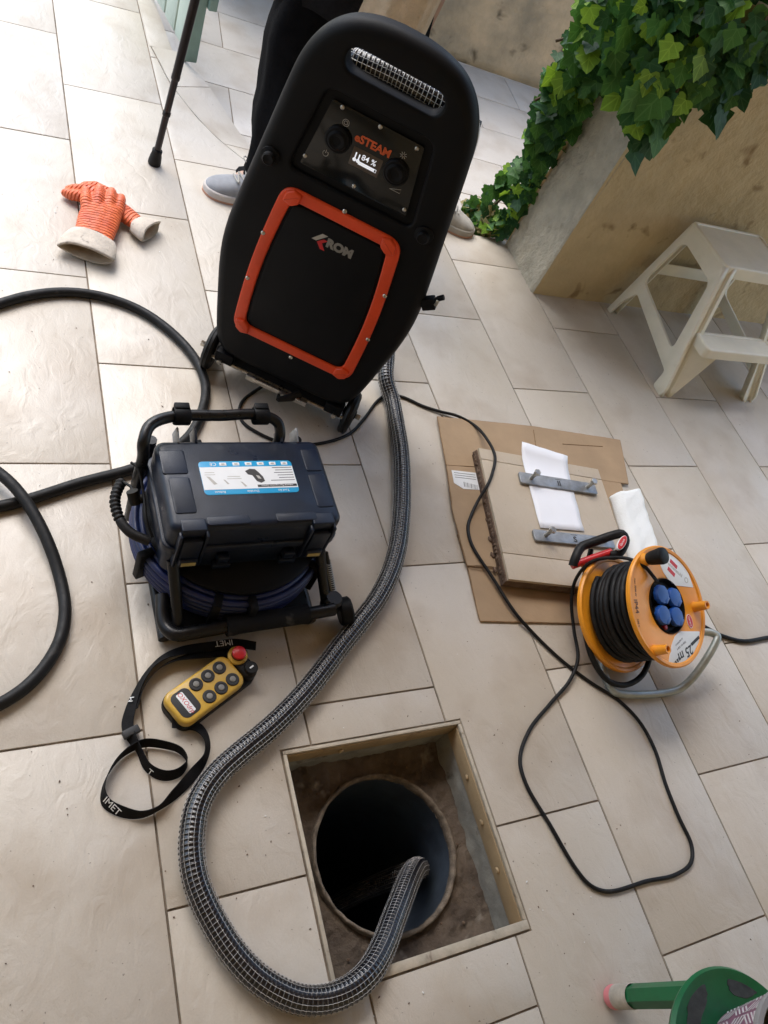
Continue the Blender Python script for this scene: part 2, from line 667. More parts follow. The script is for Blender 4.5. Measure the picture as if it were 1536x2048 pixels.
M['shoe2'] = mat('worn_beige_sneaker', (.36, .33, .28), .8, var=.2, vscale=30, spots=.35, sscale=16, scol=(.30, .17, .09))
M['gate'] = mat('gate_green', (.50, .58, .50), .6, var=.08, vscale=14, spots=.2, sscale=10, scol=(.25, .27, .2), bump=.0004, bscale=150)
M['gate_dark'] = mat('gate_post_green', (.20, .30, .26), .6, var=.1, vscale=14)
M['plaster'] = mat('ochre_plaster', (.53, .42, .24), .92, var=.14, vscale=6, bump=.011, bscale=26, spots=.8, sscale=9, scol=(.23, .15, .065))
M['plaster_end'] = mat('rough_render', (.50, .455, .36), .95, var=.18, vscale=14, bump=.012, bscale=60, spots=.3, sscale=20, scol=(.30, .25, .18))
M['oldwall'] = mat('stained_wall', (.62, .49, .33), .95, col2=(.30, .26, .19), vscale=5, vdet=10, bump=.008, bscale=24, spots=.85, sscale=7, scol=(.09, .07, .04))
M['houseplaster'] = mat('house_plaster', (.58, .43, .25), .9, var=.08, vscale=4, bump=.002, bscale=60)  # warm tone picked for its bounce onto the shaded floor
M['ceil'] = mat('porch_ceiling', (.56, .40, .23), .9, var=.06, vscale=3)  # saturated warm tone, tints the light under the unseen roof
M['stem'] = mat('ivy_stem', (.10, .065, .035), .8)


def leaf_mat(name, col, vein):
    m = mat(name, col, .5, var=.22, vscale=30, rand=.22, spec=.28)
    nt = m.node_tree
    N = nt.nodes
    b = N['Principled BSDF']
    uv = N.new('ShaderNodeUVMap')
    sp = N.new('ShaderNodeSeparateXYZ')
    nt.links.new(uv.outputs[0], sp.inputs[0])
    def mth(op, a, b=None, c=None):
        n = N.new('ShaderNodeMath')
        n.operation = op
        for i, x in enumerate((a, b, c)):
            if x is None:
                continue
            if isinstance(x, (int, float)):
                n.inputs[i].default_value = x
            else:
                nt.links.new(x, n.inputs[i])
        return n.outputs[0]
    ax_ = mth('ABSOLUTE', mth('SUBTRACT', sp.outputs[0], .5))
    d2 = mth('ABSOLUTE', mth('SUBTRACT', ax_, mth('MULTIPLY', sp.outputs[1], 1.6)))
    d3 = mth('ABSOLUTE', mth('SUBTRACT', ax_, mth('MULTIPLY', mth('SUBTRACT', sp.outputs[1], .3), .8)))
    dm = mth('MINIMUM', ax_, mth('MINIMUM', d2, d3))
    vn = N.new('ShaderNodeMapRange')
    vn.inputs[1].default_value = .012
    vn.inputs[2].default_value = .035
    vn.inputs[3].default_value = .55
    vn.inputs[4].default_value = 0
    nt.links.new(dm, vn.inputs[0])
    vmx = N.new('ShaderNodeMix')
    vmx.data_type = 'RGBA'
    vmx.inputs[7].default_value = (min(col[0] * 2.2 + .03, 1), min(col[1] * 1.9 + .03, 1), col[2] * 1.8 + .02, 1)
    nt.links.new(b.inputs['Base Color'].links[0].from_socket, vmx.inputs[6])
    nt.links.new(vn.outputs[0], vmx.inputs[0])
    nt.links.new(vmx.outputs[2], b.inputs['Base Color'])
    tr = N.new('ShaderNodeBsdfTranslucent')
    tr.inputs['Color'].default_value = (col[0] * 1.7, col[1] * 1.5, col[2] * .9, 1)
    mx = N.new('ShaderNodeMixShader')
    mx.inputs[0].default_value = .3
    nt.links.new(b.outputs[0], mx.inputs[1])
    nt.links.new(tr.outputs[0], mx.inputs[2])
    nt.links.new(mx.outputs[0], N['Material Output'].inputs['Surface'])
    return m


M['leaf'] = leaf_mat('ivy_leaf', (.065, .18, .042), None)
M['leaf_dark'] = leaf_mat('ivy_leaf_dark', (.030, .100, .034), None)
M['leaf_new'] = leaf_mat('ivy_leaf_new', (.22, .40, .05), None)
M['leaf_dry'] = leaf_mat('ivy_leaf_dry', (.34, .30, .14), None)

# ------------------------------------------------------------------ ground and floors
def sheet(name, rects, z, m, thick=0.0):
    bm = bmesh.new()
    for x0, y0, x1, y1 in rects:
        bm.faces.new([bm.verts.new(p) for p in ((x0, y0, z), (x1, y0, z), (x1, y1, z), (x0, y1, z))])
    return obj(name, bm, m)


struct(sheet('ground', [(-60, -60, 60, 60)], -1.6, M['ground']))
HX0, HX1, HY0, HY1 = 0.474, 0.866, -0.012, 0.388        # drain opening
floor = struct(sheet('floor', [(-3, -3, HX0, 2.10), (HX1, -3, 6, 2.10), (HX0, -3, HX1, HY0), (HX0, HY1, HX1, 2.10), (-3, 2.10, 0.56, 5)], -0.0035, M['grout']))
XO, TW, TL = 0.23311, 0.30, 0.5946
G2 = 0.0019
C1 = [(0.5405, 3.30), (0.5405, 2.95), (0.5450, 2.911), (0.5600, 2.826), (0.5810, 2.702), (0.6460, 2.517), (0.6960, 2.420), (0.7440, 2.353), (0.7810, 2.309), (0.90, 2.215), (1.05, 2.150), (1.25, 2.118), (3.5, 2.118)]


def c1x(y):
    for (xa, ya), (xb, yb) in zip(C1, C1[1:]):
        if yb <= y <= ya and ya > yb:
            return xa + (xb - xa) * (ya - y) / (ya - yb)
    return 99 if y < 2.118 else 0.5405


def tile_from(poly, name, parent, m, z0=-0.009, z1=0.0, bev=0.0012):
    """poly: 2d loop -> bevelled tile, origin at its own middle"""
    cx = sum(p[0] for p in poly) / len(poly)
    cy = sum(p[1] for p in poly) / len(poly)
    bm = plate([(p[0] - cx, p[1] - cy) for p in poly], (), z0, 0.0, bev, 2)
    o = obj(name, bm, m, parent, 40, (cx, cy, z1 + rnd.uniform(-.0005, .0005)))
    return o


def rect_minus(x0, y0, x1, y1, hx0, hy0, hx1, hy1):
    """rectangle minus rectangle -> list of one or two loops (axis aligned)"""
    if hx1 <= x0 or hx0 >= x1 or hy1 <= y0 or hy0 >= y1:
        return [[(x0, y0), (x1, y0), (x1, y1), (x0, y1)]]
    out = []
    a, b = max(hx0, x0), min(hx1, x1)
    c, d = max(hy0, y0), min(hy1, y1)
    L, Rr, Bt, Tp = a > x0, b < x1, c > y0, d < y1
    if L and not Rr:
        p = [(x0, y0)]
        p += [(x1, y0), (x1, c), (a, c)] if Bt else [(a, y0)]
        p += [(a, d), (x1, d), (x1, y1)] if Tp else [(a, y1)]
        p += [(x0, y1)]
        return [p]
    if Rr and not L:
        p = [(x1, y1)]
        p += [(x0, y1), (x0, d), (b, d)] if Tp else [(b, y1)]
        p += [(b, c), (x0, c), (x0, y0)] if Bt else [(b, y0)]
        p += [(x1, y0)]
        return [p]
    if not L and not Rr:
        if Bt:
            out.append([(x0, y0), (x1, y0), (x1, c), (x0, c)])
        if Tp:
            out.append([(x0, d), (x1, d), (x1, y1), (x0, y1)])
    return out


for c in range(-3, 11):
    off = 2.8465 if c % 2 == 0 else 3.1440
    x0, x1 = XO + (c - 1) * TW + G2, XO + c * TW - G2
    for i in range(-1, 9):
        y1, y0 = off - i * TL - G2, off - (i + 1) * TL + G2
        if y1 < -1.3 or y0 > 3.6:
            continue
        lim = 9 if x1 < .55 else 2.118
        if c in (2, 3) and y1 > 2.118:
            ys = [y0 + (min(y1, 3.3) - y0) * k / 40 for k in range(41)]
            rt = [(min(x1, c1x(y) - G2), y) for y in ys if y < 3.3]
            rt = [(a, b) for a, b in rt if a > x0 + .003]
            if len(rt) < 2:
                continue
            poly = rt + [(x0, rt[-1][1]), (x0, y0)]
            pl = [p for k, p in enumerate(poly) if k == 0 or (Vector(p) - Vector(poly[k - 1])).length > 1e-4]
            # drop collinear points on the straight right side
            pp = []
            for k, p in enumerate(pl):
                a_, b_ = Vector(pl[k - 1]), Vector(pl[(k + 1) % len(pl)])
                u_ = Vector(p) - a_
                w_ = b_ - Vector(p)
                if abs(u_.x * w_.y - u_.y * w_.x) > 1e-9:
                    pp.append(p)
            if len(pp) >= 3:
                tile_from(pp, 'tile', floor, M['tile'])
            continue
        if c >= 3 and y0 > 2.118:
            continue
        y1c = min(y1, lim) if c >= 2 else y1
        if y1c - y0 < .01:
            continue
        m4 = 0.004
        for poly in rect_minus(x0, y0, x1, y1c, HX0 - m4, HY0 - m4, HX1 + m4, HY1 + m4):
            tile_from(poly, 'tile', floor, M['tile'])

# lower terrace with its own tiling, turned by six degrees
ZL = -0.07
lower = struct(sheet('lower_floor', [(-3, 2.102, 9, 9)], ZL - 0.0035, M['grout']))
ang = math.radians(-6.0)
du, dv = Vector((math.cos(ang), math.sin(ang))), Vector((-math.sin(ang), math.cos(ang)))
o1 = at(946.7, 249, ZL).to_2d()          # a point on one of the row joints
o2 = at(966.5, 254.4, ZL).to_2d()        # one cross joint end
RW = 0.3017
for r in range(-4, 6):
    base = o1 + dv * (r * RW)
    sh = (o2 - o1).dot(du) + (0.3 if r % 2 else 0.0)
    for k in range(-4, 5):
        s0 = sh + k * 0.60
        p00 = base + du * (s0 + G2) + dv * G2
        quad = [p00, p00 + du * (.6 - 2 * G2), p00 + du * (.6 - 2 * G2) + dv * (RW - 2 * G2), p00 + dv * (RW - 2 * G2)]
        mid = (quad[0] + quad[2]) / 2
        if mid.y < 2.2 or mid.y > 4.3 or mid.x < .3 or mid.x > 3.6:
            continue
        tile_from(quad, 'tile', lower, M['tile_low'], z1=ZL)

# curved ramp between the two levels: cut tiles on a bed
ramp_in = [(0.5435, 2.92, 0), (0.5600, 2.826, 0), (0.5810, 2.702, 0), (0.6460, 2.517, 0), (0.6960, 2.420, 0), (0.7810, 2.309, 0), (0.90, 2.215, 0), (1.05, 2.150, 0), (1.25, 2.122, 0), (1.60, 2.122, 0)]
ZR = ZL + .0015
ramp_out = [(0.640, 2.93, 0.0), (0.665, 2.862, -0.001), (0.718, 2.760, -0.004), (0.782, 2.640, -0.040), (0.850, 2.530, ZR), (0.960, 2.430, ZR), (1.06, 2.34, ZR), (1.18, 2.27, ZR), (1.34, 2.22, ZR), (1.60, 2.20, ZR)]
ri = cr(ramp_in, 8)
ro = cr(ramp_out, 8)
ramp = bpy.data.objects.new('ramp', None)
bmr = bmesh.new()
va = [bmr.verts.new(p - Vector((0, 0, .004))) for p in ri]
vb = [bmr.verts.new(p - Vector((0, 0, .004))) for p in ro]
vc = [bmr.verts.new((p.x, p.y, ZL - .01)) for p in ro]
for k in range(len(ri) - 1):
    bmr.faces.new((va[k], va[k + 1], vb[k + 1], vb[k]))
    bmr.faces.new((vb[k], vb[k + 1], vc[k + 1], vc[k]))
bpy.data.objects.remove(ramp)
ramp = struct(obj('ramp', bmr, M['grout']))
for a, b in ((0, 17), (17, 34), (34, 48), (48, 60), (60, 72)):
    bm = bmesh.new()
    top = []
    for k in range(a, b + 1):
        pi, po = ri[k], ro[k]
        d = (po - pi).normalized()
        t = (ri[min(k + 1, len(ri) - 1)] - ri[max(k - 1, 0)]).normalized() * (0.0018 if k == a else (-0.0018 if k == b else 0))
        top.append((pi + d * .0025 + t, po + t))
    rows = [[bm.verts.new(p) for p in r] + [bm.verts.new(r[1] - Vector((0, 0, .05 if r[1].z > ZL + .01 else .006))), bm.verts.new(r[0] - Vector((0, 0, .006)))] for r in top]
    for r0, r1 in zip(rows, rows[1:]):
        for k in range(4):
            bm.faces.new((r0[k], r1[k], r1[(k + 1) % 4], r0[(k + 1) % 4]))
    bm.faces.new(rows[0])
    bm.faces.new(rows[-1][::-1])
    obj('tile', bm, M['tile'], ramp, 30)
# main floor above the gate side, left of the ramp
pts = [(XO + TW + G2, 2.95), (0.80, 2.95), (0.80, 5.0), (XO + TW + G2, 5.0)]
for y0, y1 in ((2.9225, 3.30), (3.304, 3.85), (3.854, 4.4)):
    tile_from([(XO + TW + G2, y0), (0.62 if y0 < 3 else .60, y0), (0.60, y1), (XO + TW + G2, y1)], 'tile', floor, M['tile'])

# ------------------------------------------------------------------ unseen walls and porch roof, shaped to shade the near terrace
hw = thing('unseen_house_wall', 'unseen ochre plastered house wall, set close behind the camera to shade the terrace', 'wall', (0, -1.0, 0))
nbox('long_wall', (1.5, -.10, .9), (6.2, .2, 3.0), M['houseplaster'], hw)  # out of view, pulled in close to block sky light from behind
nbox('shade_return_wall', (-1.42, 1.0, .9), (.2, 1.8, 3.0), M['houseplaster'], hw)  # out of view, added to darken the floor at the lower left
pr = nbox('unseen_porch_roof', (1.0, -0.20, 2.48), (5.2, 4.4, .16), M['ceil'])  # out of view, extent set by the shade it throws on the tiles
tag(pr, 'unseen flat porch roof, sized to shade the tiled terrace', 'roof')

# ------------------------------------------------------------------ stained wall at the back, plastered wall with ivy
a_, b_ = at(880, 108, ZL), at(1108, 186, ZL)
d_ = (b_ - a_).normalized()
n_ = Vector((-d_.y, d_.x, 0))
bm = bmesh.new()
nx, nz = 60, 20
g = []
for i in range(nx + 1):
    row = []
    for k in range(nz + 1):
        p = a_ + d_ * (-1.3 + 5.5 * i / nx) + n_ * (rnd.uniform(-.006, .006) + (0.012 * (1 - k / nz)) * -1)
        row.append(bm.verts.new((p.x, p.y, ZL - .01 + 1.0 * k / nz)))
    g.append(row)
for i in range(nx):
    for k in range(nz):
        bm.faces.new((g[i][k], g[i + 1][k], g[i + 1][k + 1], g[i][k + 1]))
ext = bmesh.ops.extrude_face_region(bm, geom=bm.faces[:])
bmesh.ops.translate(bm, verts=[v for v in ext['geom'] if isinstance(v, bmesh.types.BMVert)], vec=n_ * .25)
bw = obj('garden_wall', bm, M['oldwall'], None, True)
tag(bw, 'old stained concrete wall closing the lower terrace at the back', 'wall')
rebase(bw)

WX, WY0, WY1, WH = 1.717, 1.828, 2.09, 1.0
bm = bmesh.new()


def rough_face(bm, P0, U, V_, nu, nv, amp, nrm, seed):
    r2 = random.Random(seed)
    g = []
    for i in range(nu + 1):
        row = []
        for k in range(nv + 1):
            e = 0 if i in (0, nu) or k in (0, nv) else amp
            row.append(bm.verts.new(P0 + U * (i / nu) + V_ * (k / nv) + nrm * r2.uniform(-e, e)))
        g.append(row)
    for i in range(nu):
        for k in range(nv):
            bm.faces.new((g[i][k], g[i + 1][k], g[i + 1][k + 1], g[i][k + 1]))


Z = Vector((0, 0, 1))
batter = Vector((.03, .012, 0))
iv = thing('ivy_wall', 'thick ochre plastered garden wall overgrown with ivy on top', 'wall', (WX, WY0, 0))
o_ = Vector((0, 0, 0))
L_ = Vector((2.6, 0, 0))
D_ = Vector((0, WY1 - WY0, 0))
rough_face(bm, o_ + Vector((0.006, 0, -.01)), L_, Z * WH + Vector((0, .012, 0)), 70, 34, .004, Vector((0, 1, 0)), 3)
rough_face(bm, o_ + D_ + Vector((0, 0, -.12)), L_, Z * (WH + .1), 10, 4, .003, Vector((0, 1, 0)), 4)
rough_face(bm, o_ + Z * (WH - .012) + Vector((0.03, 0.012, 0)), L_, D_, 20, 6, .006, Z, 5)
obj('front_face', bm, M['plaster'], iv, True)
bm = bmesh.new()
rough_face(bm, o_ + Vector((0, .012, -.12)), D_ + Vector((0, -.012, 0)), Z * (WH + .11) + Vector((.03, 0, 0)), 26, 60, .0045, Vector((1, 0, 0)), 6)
rough_face(bm, Vector((0.0065, -.0005, -.01)), Vector((-.0065, .0125, 0)), Z * (WH + .0) + Vector((.03, .012, 0)), 1, 40, .003, Vector((1, 0, 0)), 8)
obj('end_face', bm, M['plaster_end'], iv, True)

# ------------------------------------------------------------------ drain opening
hc = Vector(((HX0 + HX1) / 2, (HY0 + HY1) / 2, 0))
dr = thing('drain_hatch', 'open square drain hatch with tan metal frame and round grey pipe below', 'drain', hc)


def sq(x0, y0, x1, y1):
    return [(x0, y0), (x1, y0), (x1, y1), (x0, y1)]


hx, hy = (HX1 - HX0) / 2, (HY1 - HY0) / 2
ri_ = .007
for k, (x0, y0, x1, y1) in enumerate(((-hx, -hy, hx, -hy + .016), (-hx, hy - ri_, hx, hy), (-hx, -hy + .0165, -hx + ri_, hy - ri_ - .0005), (hx - ri_, -hy + .0165, hx, hy - ri_ - .0005))):
    nbox('frame_rim', ((x0 + x1) / 2, (y0 + y1) / 2, -.002), (x1 - x0, y1 - y0, .008), M['frame_lip'], dr, .001)
iw = .006
wx, wy = hx - ri_, hy - ri_
for cx, cy, sx, sy in ((0, -wy + .005, 2 * wx + .006, iw), (0, wy + .001, 2 * wx + .006, iw), (-wx - .001, 0, iw, 2 * wy - .006), (wx + .001, 0, iw, 2 * wy - .006)):
    nbox('frame_side', (cx, cy, -.028), (sx, sy, .043), M['frame_tan'], dr, .0008)
for px, py in ((-wx + .004, .1), (wx - .004, .09), (wx - .004, 0), (wx - .004, -.09), (-.07, wy - .004), (.06, -wy + .004)):
    nlathe('rivet', [(.006, 0), (.006, .001), (.004, .003), (0, .0034)], M['frame_tan'], dr, 14,
           Matrix.Translation((px, py, -.026)) @ Matrix.Rotation(math.radians(90), 4, 'Y' if abs(px) > .15 else 'X') @ (Matrix.Rotation(math.pi, 4, 'Y') if (px > .15 or py < -.15) else Matrix.Identity(4)))
bm = bmesh.new()
for P0, U, sd_ in (((-hx + .006, -hy + .006, -.052), (2 * hx - .012, 0, 0), 1), ((hx - .006, hy - .006, -.052), (-2 * hx + .012, 0, 0), 2), ((-hx + .006, hy - .006, -.052), (0, -2 * hy + .012, 0), 3), ((hx - .006, -hy + .006, -.052), (0, 2 * hy - .012, 0), 4)):
    rough_face(bm, Vector(P0), Vector(U), Vector((0, 0, -.09)), 24, 8, .0025, Vector(U).normalized().cross(Z), sd_)
obj('pit_wall', bm, M['concrete'], dr, True)
pc = Vector((.677, .190)) - hc.to_2d()
PRd = .146
circ = lambda r, c, n=64: [Vector((c.x + r * math.cos(2 * math.pi * k / n), c.y + r * math.sin(2 * math.pi * k / n))) for k in range(n)]
from mathutils import noise as mnoise
bm = bmesh.new()
GN = 84
gg = {}
for i in range(GN + 1):
    for k in range(GN + 1):
        x, y = -hx + .002 + (2 * hx - .004) * i / GN, -hy + .002 + (2 * hy - .004) * k / GN
        if (Vector((x, y)) - pc).length < PRd - .004:
            continue
        edge = min(x + hx, hx - x, y + hy, hy - y)
        z = -.122 + .010 * mnoise.noise(Vector((x * 16, y * 16, 1))) + .005 * mnoise.noise(Vector((x * 48, y * 48, 4))) + .0025 * mnoise.noise(Vector((x * 130, y * 130, 9))) + .010 * max(0, 1 - edge / .03)
        if (Vector((x, y)) - pc).length < PRd + .012:
            z = min(z, -.116)
        gg[i, k] = bm.verts.new((x, y, z))
for i in range(GN):
    for k in range(GN):
        q = [gg.get(t) for t in ((i, k), (i + 1, k), (i + 1, k + 1), (i, k + 1))]
        if all(q):
            bm.faces.new(q)
obj('pit_floor', bm, M['dirt'], dr, True)
nlathe('pipe', [(PRd, -.112), (PRd - .001, -.3), (PRd - .001, -1.1), (0, -1.1)], M['pvc'], dr, 64, Matrix.Translation((pc.x, pc.y, 0)), 60)
bm = bmesh.new()
lathe(bm, [(PRd + .006, -.128), (PRd + .006, -.110), (PRd + .004, -.106), (PRd - .001, -.108), (PRd - .003, -.116), (PRd - .0005, -.13)], 72, Matrix.Translation((pc.x, pc.y, 0)))
for v in bm.verts:
    v.co += Vector((rnd.uniform(-.001, .001), rnd.uniform(-.001, .001), rnd.uniform(-.0015, .0015)))
obj('pipe_rim', bm, M['pvc_rim'], dr, True)
bm = bmesh.new()
for k in range(26):
    x, y = rnd.uniform(-hx + .02, hx - .02), rnd.uniform(-hy + .02, hy - .02)
    if (Vector((x, y)) - pc).length < PRd + .012:
        continue
    s = rnd.uniform(.002, .006)
    r = bmesh.ops.create_icosphere(bm, subdivisions=1, radius=s)
    for v in r['verts']:
        v.co = Vector((v.co.x * rnd.uniform(.7, 1.4) + x, v.co.y + y, v.co.z * .6 - .117))
gv = obj('rubble', bm, M['lid_side'], dr)
gv['kind'] = 'stuff'

# ------------------------------------------------------------------ steam machine
AX = Vector((.851, -.525, 0)).normalized()
BX = Vector((-AX.y, AX.x, 0))
mo = Vector((.672, 1.285, 0)) - AX * .0135
MM = axes(mo, AX, BX, Z)
MI = MM.inverted()
sm = thing('steam_machine', 'tall black steam machine on two wheels with orange frame and control screen', 'steam machine', MM)
YF = -.05


def mp(u, v, y=YF):
    """pixel -> (s, z) on the machine's front plane at local depth y"""
    q = MI @ onp(u, v, mo + BX * y, BX)
    return Vector((q.x, q.z))


prof = [(.082, 0), (.083, .11), (.087, .142), (.100, .165), (.13, .182), (.18, .194), (.24, .205), (.31, .217), (.37, .223), (.43, .222), (.50, .214), (.58, .203), (.66, .192), (.74, .181), (.79, .172), (.83, .157), (.862, .134), (.885, .104), (.898, .068), (.904, .03), (.905, 0)]
half = [Vector((w, z)) for z, w in prof]
fine = [p.to_2d() for p in cr([(p.x, p.y, 0) for p in half], 4)]
outl = fine + [Vector((-p.x, p.y)) for p in fine[-2:0:-1]]
slot = []
for k in range(20):
    t = math.pi / 2 + math.pi * k / 19
    slot.append(Vector((-.072 + .021 * math.cos(t), .829 + .021 * math.sin(t))))
for k in range(20):
    t = -math.pi / 2 + math.pi * k / 19
    slot.append(Vector((.072 + .021 * math.cos(t), .829 + .021 * math.sin(t))))
pan = [(-.0915, .754), (.0905, .754), (.1115, .617), (-.1135, .617)]
panr = roundpoly(offset2(ccw(pan), -.016), .02)
# front shell (a slim plate with rounded front edge, slot and panel recess), rear shell behind
nplate('front_shell', outl, M['blk'], sm, [(slot, None), (panr, .010)], -.040, 0, .024, Matrix.Translation((0, YF, 0)) @ UPR, 30, 6, hb=.007)
rear = [Vector((p.x, min(p.y, .765))) for p in offset2(ccw(outl), .008)]
rear = [p for k, p in enumerate(rear) if k == 0 or (p - rear[k - 1]).length > 1e-3]
nplate('rear_shell', roundpoly(rear, .004, 2), M['blk'], sm, (), -.20, -.0405, .003, Matrix.Translation((0, YF, 0)) @ UPR, 30, 2)
seam = Matrix.Translation((0, YF, 0)) @ UPR
# orange frame
def band(w0, w1, z0, z1, bul, n=10):
    pts = []
    for k in range(n + 1):
        t = k / n
        pts.append((w0 + (w1 - w0) * t + bul * math.sin(math.pi * t), z0 + (z1 - z0) * t))
    top = [(w1 * (1 - t) - w1 * t, z1 + .004 * math.sin(math.pi * t)) for t in (k / 6 for k in range(1, 6))]
    lft = [(-a, b) for a, b in pts[::-1]]
    bot = [(-w0 * (1 - t) + w0 * t, z0 - .002 * math.sin(math.pi * t)) for t in (k / 6 for k in range(1, 6))]
    return pts + top + lft + bot


cq = [mp(570, 362), mp(806, 486), mp(698, 764), mp(466, 650)]
oz1, oz0 = (cq[0].y + cq[1].y) / 2, (cq[2].y + cq[3].y) / 2
ow1, ow0 = (cq[1].x - cq[0].x) / 2, (cq[2].x - cq[3].x) / 2


def corner_cut(loop, r):
    return roundpoly(loop, r, 6)


outer = [Vector(p) for p in band(ow0, ow1, oz0, oz1, .006, 6)]


def rr_trap(w0, w1, z0, z1, r, bul, n=8):
    c = [(w0, z0), (w1, z1), (-w1, z1), (-w0, z0)]
    lp = ccw([Vector(p) for p in c])
    out = []
    rp = roundpoly(lp, r, n)
    for p in rp:
        t = (p.y - z0) / (z1 - z0)
        out.append(Vector((p.x + math.copysign(bul * math.sin(math.pi * min(max(t, 0), 1)), p.x), p.y)))
    # subdivide long edges
    res = []
    for i, p in enumerate(out):
        q = out[(i + 1) % len(out)]
        k = max(1, int((q - p).length / .03))
        for j in range(k):
            m_ = p.lerp(q, j / k)
            if k > 1 and abs(q.x - p.x) < abs(q.y - p.y):
                t = (m_.y - z0) / (z1 - z0)
                b0 = w0 + (w1 - w0) * t + bul * math.sin(math.pi * t)
                m_ = Vector((math.copysign(b0, m_.x), m_.y))
            res.append(m_)
    return res


of_o = rr_trap(ow0, ow1, oz0, oz1, .034, .010)
of_i = rr_trap(ow0 - .026, ow1 - .024, oz0 + .024, oz1 - .026, .022, .010)
nplate('orange_frame', of_o, M['orange'], sm, [(of_i, None)], -.004, .006, .0035, seam, 35, 3)
nplate('front_panel', offset2(ccw(of_i), .004), M['blk'], sm, (), -.003, .004, .004, seam, 35)
# folded corner brackets
for sx, z, w, dz in ((-1, oz1, ow1, -1), (1, oz1, ow1, -1), (-1, oz0, ow0, 1), (1, oz0, ow0, 1)):
    wi, wo = w - .033, w - .004
    a = [Vector((wo - .002, z + dz * .030)), Vector((wi + .008, z + dz * .036)), Vector((wi - .006, z + dz * .026)), Vector((wi - .009, z + dz * .006)), Vector((wo - .020, z + dz * .001)), Vector((wo - .006, z + dz * .010))]
    nplate('corner_bracket', roundpoly([Vector((sx * p.x, p.y)) for p in a], .003, 3), M['orange'], sm, (), .003, .0135, .004, seam, 35)


def screw(u, v, yy, parent=sm, r=.0038):
    p = mp(u, v)
    nlathe('screw', [(r * 1.25, 0), (r * 1.25, .0008), (r, .002), (r * .55, .0026), (r * .5, .0016), (0, .0016)], M['steel'], parent, 14, Matrix.Translation((p.x, YF - yy, p.y)) @ UPR)


for u, v in ((528, 463), (497, 553), (583, 712), (737, 676), (771, 589), (691, 420)):
    screw(u, v, .006)
# control panel
pn = roundpoly(pan, .005, 3)
cpn = nplate('control_panel', pn, M['blk_gloss'], sm, (), -.0099, -.0035, .0008, seam, 35)
for u, v in ((684, 216), (760, 255), (833, 299), (609, 313), (707, 374), (808, 421)):
    screw(u, v, -.0035, sm, .0034)
for u, v in ((676, 279), (792, 345)):
    p = mp(u, v)
    k = nlathe('dial', [(.0245, 0), (.0245, .006), (.022, .009), (.0185, .0095), (.017, .0125), (.0145, .014), (.009, .013), (.008, .012), (0, .012)], M['blk'], sm, 40, Matrix.Translation((p.x, YF + .0035, p.y)) @ UPR)
scq = [mp(705, 294), mp(766, 321), mp(753, 358), mp(697, 329)]
sx0, sx1 = (scq[0].x + scq[3].x) / 2, (scq[1].x + scq[2].x) / 2
sz1, sz0 = (scq[0].y + scq[1].y) / 2, (scq[2].y + scq[3].y) / 2
scr = nplate('screen', rrect(sx0, sz0, sx1, sz1, .001, 2), M['screen'], sm, (), -.0036, -.0030, .0002, seam)
st = Matrix.Translation((0, YF + .0028, 0)) @ UPR
def stx(name, s, size, u, v, m_, parent, **kw):
    p = mp(u, v)
    return text(name, s, size, m_, parent, Matrix.Translation((p.x, YF + .0027, p.y)) @ UPR, ext=.0001, **kw)
stx('reading', '84 %', .0150, 737, 323, M['screen_lit'], scr, bold=.0002)
p = mp(734, 333)
def bar(c, w, h, parent, m_, y=.0027, name='mark', rot=0):
    nbox(name, (c.x, YF + y, c.y), (w, .0004, h), m_, parent, 0, Matrix.Rotation(rot, 4, 'Y'))
pb = mp(733, 333)
sw, sh_ = sx1 - sx0, sz1 - sz0
pb = Vector((sx0 + sw * .60, sz0 + sh_ * .30))
bar(pb, sw * .62, .0062, scr, M['screen_lit'], .0028, 'progress_bar')
bar(pb + Vector((sw * .27, 0)), sw * .05, .0042, scr, M['dark_print'], .0024, 'progress_gap')
# thermometer marks
for k, (dx, hh) in enumerate(((.14, .40), (.26, .34))):
    c = Vector((sx0 + sw * dx, sz0 + sh_ * .56))
    bar(c, .0026, sh_ * hh, scr, M['screen_lit'], .0027, 'thermometer_mark')
    nlathe('thermometer_mark', [(.0036, 0), (.0036, .0002), (0, .0002)], M['screen_lit'], scr, 12, Matrix.Translation((c.x, YF + .0029, c.y - sh_ * .2)) @ UPR)
stx('panel_title', 'eSTEAM', .0205, 745, 293, M['orange_print'], cpn, bold=.0008)
# icons: power, burst, spiral, wedge
def ring_icon(u, v, r, gap, parent=cpn):
    p = mp(u, v)
    pts = [Vector((p.x + r * math.sin(t), YF + .0030, p.y + r * math.cos(t))) for t in [gap + (2 * math.pi - 2 * gap) * k / 20 for k in range(21)]]
    ntube('icon', pts, .0005, M['grey_print'], parent, 5, up=Vector((0, 1, 0)))
ring_icon(650, 308, .0052, .6)
bar(mp(650, 308) + Vector((0, .004)), .0009, .006, cpn, M['grey_print'], .0030, 'icon')
ring_icon(691, 247, .0062, .05)
ring_icon(691, 247, .0034, .05)
for k in range(8):
    t = k * math.pi / 4
    p = mp(806, 312)
    bar(p + Vector((math.sin(t), math.cos(t))) * .0042, .0008, .005, cpn, M['grey_print'], .0030, 'icon', t)
p = mp(790, 381)
ntube('icon', [(p.x - .011, YF + .003, p.y - .003), (p.x + .010, YF + .003, p.y - .003), (p.x + .010, YF + .003, p.y + .005), (p.x - .011, YF + .003, p.y - .003)], .0005, M['grey_print'], cpn, 5, up=Vector((0, 1, 0)))
